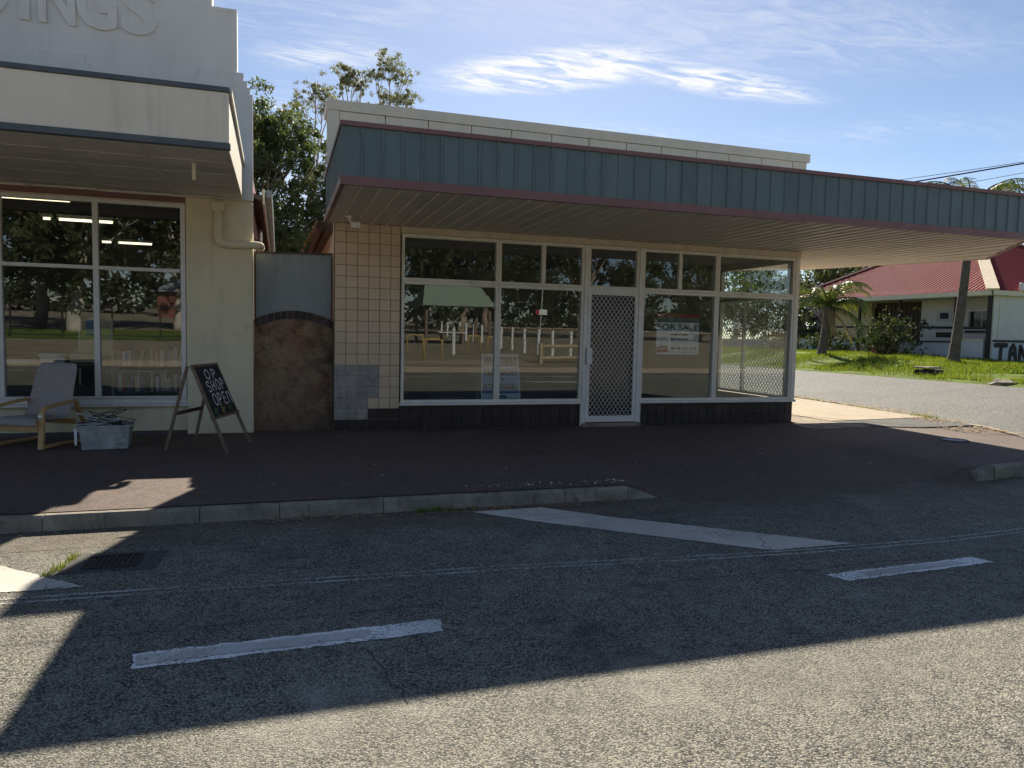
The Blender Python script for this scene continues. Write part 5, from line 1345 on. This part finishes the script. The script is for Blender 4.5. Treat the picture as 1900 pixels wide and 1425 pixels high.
# tall open gums showing above the parapet
def openg(lab,base,fork,cl,n,seed): tree('tall_gum',lab,base,fork,cl,int(n*2.0),0.115,M['gum_grey'],M['bark_pale'],seed,0.26,0.42,'tall open gum trees behind the shops',0.2)
openg('tall open gum with two stacked crowns above the corner shop parapet',(6.0,36.5,-0.4),(5.7,36.2,11.5),[(5.0,36.3,17.2,0.85,0.6),(5.8,36.2,18.1,0.95,0.75),(6.6,36.0,17.2,0.8,0.6),(5.6,36.3,16.0,0.75,0.6),(6.3,36.1,15.6,1.0,0.7),(7.0,35.9,15.9,0.7,0.5),(5.0,36.3,14.8,0.8,0.5)],4600,41)
openg('tall thin gum with one small crown above the parapet\'s left end',(3.6,37,-0.4),(3.5,36.9,12.0),[(3.2,36.9,17.3,0.7,0.5),(3.7,36.8,16.9,0.65,0.6),(4.1,36.8,16.6,0.45,0.6),(3.0,36.9,16.6,0.4,0.4)],2200,42)
openg('open gum with spreading crown left of the corner shop parapet',(1.4,37.5,-0.4),(1.3,37.4,10.5),[(-0.1,37.6,14.6,0.9,0.5),(0.7,37.5,15.6,0.8,0.55),(1.5,37.4,16.2,1.0,0.6),(2.3,37.4,15.8,0.8,0.5),(0.2,37.5,13.8,0.7,0.6),(1.9,37.4,15.2,0.7,0.5)],3400,43)
# darker trees filling the back of the block and behind the pub
tree('dense_tree','dark dense tree low behind the alley gate','-' and (-0.2,29,-0.4),(-0.2,29,2),clumps_in(-0.2,29,4.2,4.2,2.2,3.6,12,1.9,51),9000,0.26,M['gum_dark'],M['bark'],51,0.3)
tree('dense_tree','leafy tree behind the left end of the pub roof',(33.5,29.5,0.3),(33.5,29.5,3.2),clumps_in(33.5,29.5,5.0,3.2,2.5,3.2,10,1.6,52),9000,0.24,M['gum'],M['bark'],52,0.3,group='trees behind the pub')
tree('dense_tree','pale-trunked tree left of the pub, behind the palm',(30.2,25.6,0.4),(30.0,25.6,2.9),clumps_in(30.0,25.6,4.4,2.6,2.0,3.0,8,1.4,53),7000,0.22,M['gum_dark'],M['bark_pale'],53,0.24,group='trees behind the pub')
tree('dense_tree','dark far tree seen past the pub\'s left end',(40.5,40.0,0.0),(40.5,40,3),clumps_in(40.5,40,4.6,6.0,3,4.4,14,2.2,54),9000,0.34,M['gum_dark'],M['bark'],54,0.4,group='trees behind the pub')
tree('dense_tree','far tree standing behind the right end of the pub roof',(46,26.0,0.3),(46,26,4),clumps_in(46,26,6.0,4,3,2.6,10,2.0,55),7000,0.3,M['gum'],M['bark'],55,0.4,group='trees behind the pub')

tree('dense_tree','broad tree seen through the corner pane beyond the side street',(27.0,29.5,0.3),(27.0,29.5,2.6),clumps_in(27.0,29.5,4.6,3.0,2.5,3.4,12,1.5,56),9000,0.24,M['gum'],M['bark_pale'],56,0.28,group='trees behind the pub')
tree('dense_tree','dark tree at the far end of the side street, seen through the shop glass',(23.5,36.0,0.2),(23.5,36,2.6),clumps_in(23.5,36,4.8,4.5,2.5,4.2,14,1.8,57),9000,0.28,M['gum_dark'],M['bark'],57,0.3,group='trees behind the pub')
# palms
def frond_mesh(mb_st, L, arch, droop, az, seed, leafL=0.42, n=34, lean=0.9):
    g=random.Random(seed); pts=[]
    x=z=0.0; ang=arch
    N=14; st=L/N
    for i in range(N+1):
        pts.append(Vector((x*math.cos(az),x*math.sin(az),z)))
        x+=math.cos(ang)*st; z+=math.sin(ang)*st; ang-=droop/N*(0.6+0.9*i/N)
    mb_st.tube(pts,[0.028*(1-0.85*i/N)+0.004 for i in range(N+1)],5)
    side=Vector((-math.sin(az),math.cos(az),0))
    for k in range(n):
        t=0.14+0.86*k/(n-1); q=t*N; i=min(int(q),N-1); p=pts[i].lerp(pts[i+1],q-i); d=(pts[i+1]-pts[i]).normalized(); up=side.cross(d)
        ll=leafL*(math.sin(math.pi*min(1,0.12+t*0.86))**0.6)*g.uniform(0.85,1.15)
        for s_ in (-1,1):
            v=(side*s_*0.8+d*0.75-up*g.uniform(0.0,0.25)+Vector((0,0,-lean*g.uniform(0.35,0.9)))).normalized()
            e1=p+v*ll*0.55; e2=p+(v+Vector((0,0,-0.45*lean))).normalized()*ll
            w=d*0.016
            mb_st.add([p-w,p+w,e1+w*1.3,e1-w*1.3,e2],[(0,1,2,3),(3,2,4)])
def palm(name,label,base,top,fr,r0,r1,seed):
    t=thing(name,label,'palm',base,0,'palms on the verge'); g=random.Random(seed); b=Vector(base)
    mb=MB(); pts=[];rs=[]; n=26; a=Vector(base);c=Vector(top)
    for i in range(n+1):
        q=i/n; pts.append(a.lerp(c,q)+Vector((0.05*math.sin(q*3),0,0))); rs.append((r0*(1.25-0.3*min(1,q*6)) if q<0.17 else r0+(r1-r0)*q)*(1.05 if i%2 else 0.97))
    mb.tube(pts,rs,10).build('trunk',M['palmbark'],t,smooth=True)
    for k,(az,L,arch,dr,dead,le) in enumerate(fr):
        m=MB(); frond_mesh(m,L,R(arch),R(dr),R(az),seed+k,le)
        o=link('frond',mk_mesh(m,'frond',M['palm_dead'] if dead else M['palm']),None,t,tuple(c-b))
    return t
g=random.Random(4)
fr=[]
for k in range(15): fr.append((k*137.5%360,g.uniform(1.7,2.3),g.uniform(35,85),g.uniform(95,150),False,0.38))
for az in (-52,-75,-20,140): fr.append((az,2.1,40,130,False,0.42))
fr.append((-62,1.9,-5,75,False,0.42))
fr+= [(250,1.4,-35,50,True,0.35),(-60,1.9,-40,40,True,0.3)]
palm('palm_tree','short palm with drooping fronds in front of the pub\'s left end',(19.9,13.6,0.72),(20.15,13.65,2.75),fr,0.17,0.14,71)
fr=[]
for k in range(18): fr.append((k*137.5%360,g.uniform(2.1,2.7),g.uniform(25,80),g.uniform(80,125),False,0.5))
fr+=[(120,2.9,25,165,True,0.3),(-63,2.9,30,165,True,0.3),(60,2.2,0,110,True,0.3),(200,2.0,-30,70,True,0.3)]
palm('palm_tree','tall slender palm in front of the pub, crown above the canopy',(21.84,9.3,0.60),(22.5,9.5,5.85),fr,0.17,0.12,72)

# shrubs in front of the pub
def shrub(label,base,cl,n,seed,flowers=0):
    t=thing('shrub',label,'shrub',base,0,'shrubs against the pub wall'); mb=MB(); g=random.Random(seed)
    for c in cl:
        for q in range(4):
            e=Vector(c[:3])+Vector((g.uniform(-1,1),g.uniform(-1,1),g.uniform(-.3,1)))*c[3]*0.8
            limb(mb,(base[0]+g.uniform(-.15,.15),base[1]+g.uniform(-.15,.15),base[2]-0.1),e,0.025,0.006,0.12,seed+q,4,4)
    mb.build('stems',M['bark'],t,fixn=False)
    V,F=leaf_cloud(cl,n,0.085,seed,0.55,0.6); link('leaves',np_mesh('leaves',V-np.array(base),F),M['shrub'],t)
    for f in range(flowers):
        p=Vector(cl[0][:3])+Vector((-0.5-0.1*f,-0.2+g.uniform(-.4,.3),-0.35+g.uniform(-.1,.15)))-Vector(base); m=MB()
        for a in range(5):
            q=R(72*a); u=Vector((0.0,math.cos(q),math.sin(q)))*0.07; w=Vector((0.0,-math.sin(q),math.cos(q)))*0.035
            m.add([p,p+u*0.6+w,p+u+Vector((-0.02,0,0)),p+u*0.6-w],[(0,1,2,3)])
        m.build('flower',M['flower_p'],t,local=True)
M['flower_p']=plain('flower_pink',(0.62,0.10,0.10),0.7,0.1,8)
shrub('big dark hibiscus bush with a pink flower before the pub doorway',(23.7,14.4,0.72),[(23.7,14.3,1.25,0.75,0.7),(23.8,14.9,1.75,0.65,0.6),(23.8,13.6,1.55,0.6,0.6),(23.7,14.2,2.15,0.5,0.45),(23.6,15.2,1.1,0.6,0.6),(23.9,13.2,1.05,0.5,0.5)],5200,81,2)
shrub('low rounded shrub left of the hibiscus bush',(23.2,16.6,0.75),[(23.2,16.6,1.2,0.6,0.55),(23.3,17.2,1.45,0.6,0.5),(23.3,16.0,1.0,0.5,0.45),(23.2,17.8,1.15,0.5,0.5)],3200,82)
shrub('small leafy shrub beside the short palm trunk',(22.6,18.6,0.78),[(22.6,18.6,1.1,0.55,0.45),(22.7,19.3,1.25,0.5,0.4),(22.6,20.0,1.05,0.5,0.4)],2400,83)
# dry climber on the verandah beside the poster
shrub('thin twiggy shrub reaching up beside the verandah post',(24.6,14.2,0.74),[(24.7,14.0,2.3,0.5,0.4),(24.7,13.4,2.1,0.4,0.35)],420,84)

# ================================================================== OVERHEAD WIRES
pole=thing('power_pole','timber power pole with crossarm carrying the overhead wires','pole',(24.5,-8.5,-0.85))
MB().tube([(0,0,0),(0,0,8.4)],[0.16,0.12],12).build('shaft',M['timber'],pole,local=True)
MB().bar((-0.9,0.3,8.0),(0.9,-0.3,8.0),0.1,0.1).build('crossarm',M['timber'],pole,local=True)
for s_ in (-0.8,0.0,0.8): MB().tube([(s_,-s_*0.33,8.05),(s_,-s_*0.33,8.2)],0.04,8).build('insulator',M['white_plastic'],pole,local=True)
def wire(p,q,sag_,r,label):
    p=Vector(p);q=Vector(q); pts=[p.lerp(q,i/16)-Vector((0,0,sag_*4*(i/16)*(1-i/16))) for i in range(17)]
    tag(MB().tube(pts,r,5).build('overhead_wire',M['wire'],None),label,'wire','overhead wires')
wire((7.4,9.7,4.4),(24.5,-8.5,7.4),0.35,0.016,'thick black overhead wire running down behind the corner shop parapet')

wire((21.0,14.0,7.6),(25.3,-8.8,7.4),0.3,0.010,'thin overhead wire above the pub, upper of the two')
wire((21.5,14.5,7.1),(23.7,-8.2,7.4),0.3,0.010,'thin overhead wire above the pub, lower of the two')

# ================================================================== PARK ACROSS THE MAIN ROAD (seen reflected in the glass)
def park_z(x,y): return -0.02+0.05*ss(-14.3,-15.5,y)*0 + max(0,(-16-y))*0.012
struct(link('park_ground',grid_mesh('park_ground',np.arange(-70,71,5.0),np.array([-120,-90,-70,-55,-45,-35,-28,-22,-18,-15,-14.2]),park_z),M['parkground']))
struct(MB().prism([(-70,-14.2),(70,-14.2),(70,-13.95),(-70,-13.95)],-0.4,0.0).build('far_kerb',M['concrete']))
struct(MB().prism([(3.0,-16.6),(8.6,-15.6),(9.2,-20),(7.0,-24),(4.0,-21)],-0.1,0.012).build('park_path',M['concrete']))
struct(MB().quad((-40,-26,0.12),(-2,-26,0.12),(-2,-36,0.25),(-40,-36,0.25)).build('park_lawn',M['grass']))
bo=[(11.6,-52.8),(12.0,-48.5),(12.05,-46.5),(12.2,-42.9),(6.9,-22.3),(11.45,-38.0),(11.6,-36.6),(11.8,-35.3),(11.6,-32.8),(11.05,-28.5),(11.15,-26.7),(11.0,-24.2),(11.2,-22.7),(11.15,-20.7),(11.8,-20.1)]
bo.sort(key=lambda q:-q[1])
ORD=['nearest','second','third','fourth','fifth','sixth','seventh','eighth','ninth','tenth','eleventh','twelfth','thirteenth','fourteenth','farthest']
for i,(x,y) in enumerate(bo):
    b=thing('bollard',f'white park bollard seen reflected, {ORD[i]} from the road','bollard',(x,y,park_z(x,y)-0.05),0,'white bollards reflected in the shop glass')
    MB().tube([(0,0,0),(0,0,1.22)],0.075,10).build('post',M['sign_white'],b,local=True)
    MB().tube([(0,0,1.22),(0,0,1.27)],[0.075,0.04],10).build('top',M['sign_white'],b,local=True)
for i,(x,y,a) in enumerate(((5.1,-22.1,0.2),(4.95,-17.4,0.2),(7.9,-22.4,-0.4),(8.66,-21.8,-0.4),(4.2,-24,0.3))):
    h=thing('bike_hoop',['yellow hoop rail reflected left of the lone front bollard','yellow hoop rail nearest the road, seen reflected','left yellow hoop of the reflected pair near the mullion','right yellow hoop of the reflected pair near the mullion','farthest yellow hoop rail at the left edge of the reflection'][i],'rail',(x,y,park_z(x,y)-0.05),a,'yellow hoops reflected in the shop glass')
    MB().tube([(-0.35,0,0),(-0.35,0,0.75)]+[(-0.25+0.1*math.cos(R(q)),0,0.80+0.1*math.sin(R(q))) for q in (150,120,90)]+[(0.25+0.1*math.cos(R(q)),0,0.80+0.1*math.sin(R(q))) for q in (90,60,30)]+[(0.35,0,0.75),(0.35,0,0)],0.028,8).build('hoop',M['yellow'],h,local=True,smooth=True)
# picnic shelter
shl=thing('picnic_shelter','green-roofed picnic shelter in the park, seen reflected','shelter',(9.3,-33,0.15))
MB().add([(-2.2,-2,2.3),(2.2,-2,2.3),(1.7,0,3.6),(-1.7,0,3.6),(-2.2,2,2.3),(2.2,2,2.3)],[(0,1,2,3),(3,2,5,4),(0,3,4),(1,5,2),(0,4,5,1)]).build('roof',M['greenroof'],shl,local=True)
for sx in (-1.9,1.9):
    for sy in (-1.6,1.6): MB().box(sx-0.08,sx+0.08,sy-0.08,sy+0.08,-0.2,2.35).build('post',M['timber'],shl,local=True)
MB().box(-0.9,0.9,-0.35,0.35,0.70,0.76).build('table_top',M['sign_white'],shl,local=True)
for sx in (-0.6,0.6): MB().box(sx-0.05,sx+0.05,-0.3,0.3,-0.2,0.70).build('table_leg',M['timber'],shl,local=True)
# log barrier
lg=thing('log_barrier','low pine log barrier at the park edge, seen reflected','barrier',(10.3,-17.0,-0.05))
for z in (0.25,0.72): MB().tube([(-1.2,0.3,z),(1.4,-0.5,z)],0.07,8).build('rail',M['logs'],lg,local=True)
for p in ((-1.15,0.28),(1.35,-0.48)): MB().box(p[0]-0.07,p[0]+0.07,p[1]-0.07,p[1]+0.07,-0.1,0.85).build('post',M['logs'],lg,local=True)
lr=thing('long_rail','long pale timber rail beyond the bollards, seen reflected','rail',(17,-36,0.2))
MB().tube([(-5,-6,1.0),(9,6,1.0)],0.07,8).build('rail',M['logs'],lr,local=True)
for k in range(7): MB().tube([(-5+14*k/6,-6+12*k/6,-0.1),(-5+14*k/6,-6+12*k/6,1.0)],0.06,6).build('post',M['logs'],lr,local=True)
sp2=thing('park_sign','small red and white sign on a leaning pole, seen reflected','sign',(14.2,-31,0.1))
MB().tube([(0,0,0),(0.2,0,4.2)],0.04,8).build('pole',M['galv'],sp2,local=True)
MB().box(-0.25,0.45,0.05,0.08,2.0,2.3).build('board',M['sign_white'],sp2,local=True)
MB().box(-0.25,-0.05,0.081,0.085,2.0,2.3).build('red_end',M['red_print'],sp2,local=True)
# black fence and house reflected in the op shop window
fn=thing('park_fence','black steel park fence, seen reflected in the op shop window','fence',(-12,-27,0.05))
for z in (0.2,1.55): MB().bar((-20,0,z),(16,0,z),0.04,0.04).build('rail',M['pub_dark'],fn,local=True)
for k in range(19): MB().box(-20+k*2-0.03,-20+k*2+0.03,-0.03,0.03,-0.1,1.65).build('post',M['pub_dark'],fn,local=True)
ho=thing('far_house','low brick house with a grey roof beyond the park, seen reflected','house',(-5.0,-72,0.4))
MB().box(-7,7,-4,4,-0.5,2.8).build('wall',M['brick_red'],ho,local=True)
MB().add([(-7.6,-4.6,2.7),(7.6,-4.6,2.7),(7.6,4.6,2.7),(-7.6,4.6,2.7),(-4,0,4.9),(4,0,4.9)],[(0,1,5,4),(1,2,5),(2,3,4,5),(3,0,4),(3,2,1,0)]).build('roof',M['steelsheet'],ho,local=True)
for x in (-4.5,0,4.5): MB().box(x-0.8,x+0.8,3.98,4.03,0.9,2.1).build('window',M['pub_glass'],ho,local=True)
# trees of the park
PT=[(-6.5,-38,11,4.2,3.4,'gum_dark','bark_pale','pale-trunked park gum, seen reflected in the right op shop pane'),
    (-15,-42,13,5.5,4.5,'gum_dark','bark','broad dark park gum, seen reflected in the left op shop pane'),
    (-24,-48,12,5.5,4.5,'gum_dark','bark','park tree farthest left in the op shop reflection'),
    (-11,-33,10,3.6,3.0,'gum_dark','bark_pale','nearest dark park gum reflected at the op shop mullion'),
    (0.5,-46,11,4.5,4.0,'gum','bark','park tree reflected at the left pane of the corner shop'),
    (6.5,-41,12,4.2,4.4,'gum','bark_pale','weeping park gum behind the picnic shelter, seen reflected'),
    (14,-50,12,5.5,4.6,'gum_dark','bark','dark park tree reflected beside the security door'),
    (24,-48,10,5.0,4.0,'gum_dark','bark','dark park tree reflected behind the for sale sign'),
    (34,-45,11,5.5,4.4,'gum','bark','park tree reflected in the corner pane'),
    (20,-64,13,7,5.0,'gum','bark','far park tree between the nearer dark trees'),
    (-2,-66,12,7,5.0,'gum','bark','far park tree behind the reflected house')]
for i,(x,y,h,rx,rz,lm,bk_,lab) in enumerate(PT):
    z0=park_z(x,y)-0.1
    tree('park_tree',lab,(x,y,z0),(x+0.3,y,z0+h*0.30),clumps_in(x,y,z0+h*0.60,rx,rx*0.8,rz,15,rx*0.42,200+i),11000,0.42,M[lm],M[bk_],210+i,0.38,0.4,'park trees across the road')
# a hedge line closing the park
V,F=leaf_cloud([(x,-80+3*math.sin(x*0.3),3.0,4.0,3.4) for x in range(-75,80,5)],26000,0.7,301,0.5,0.6)
struct(link('far_wood',np_mesh('far_wood',V,F),M['gum_dark']),'stuff','dark belt of trees closing the park, seen reflected')
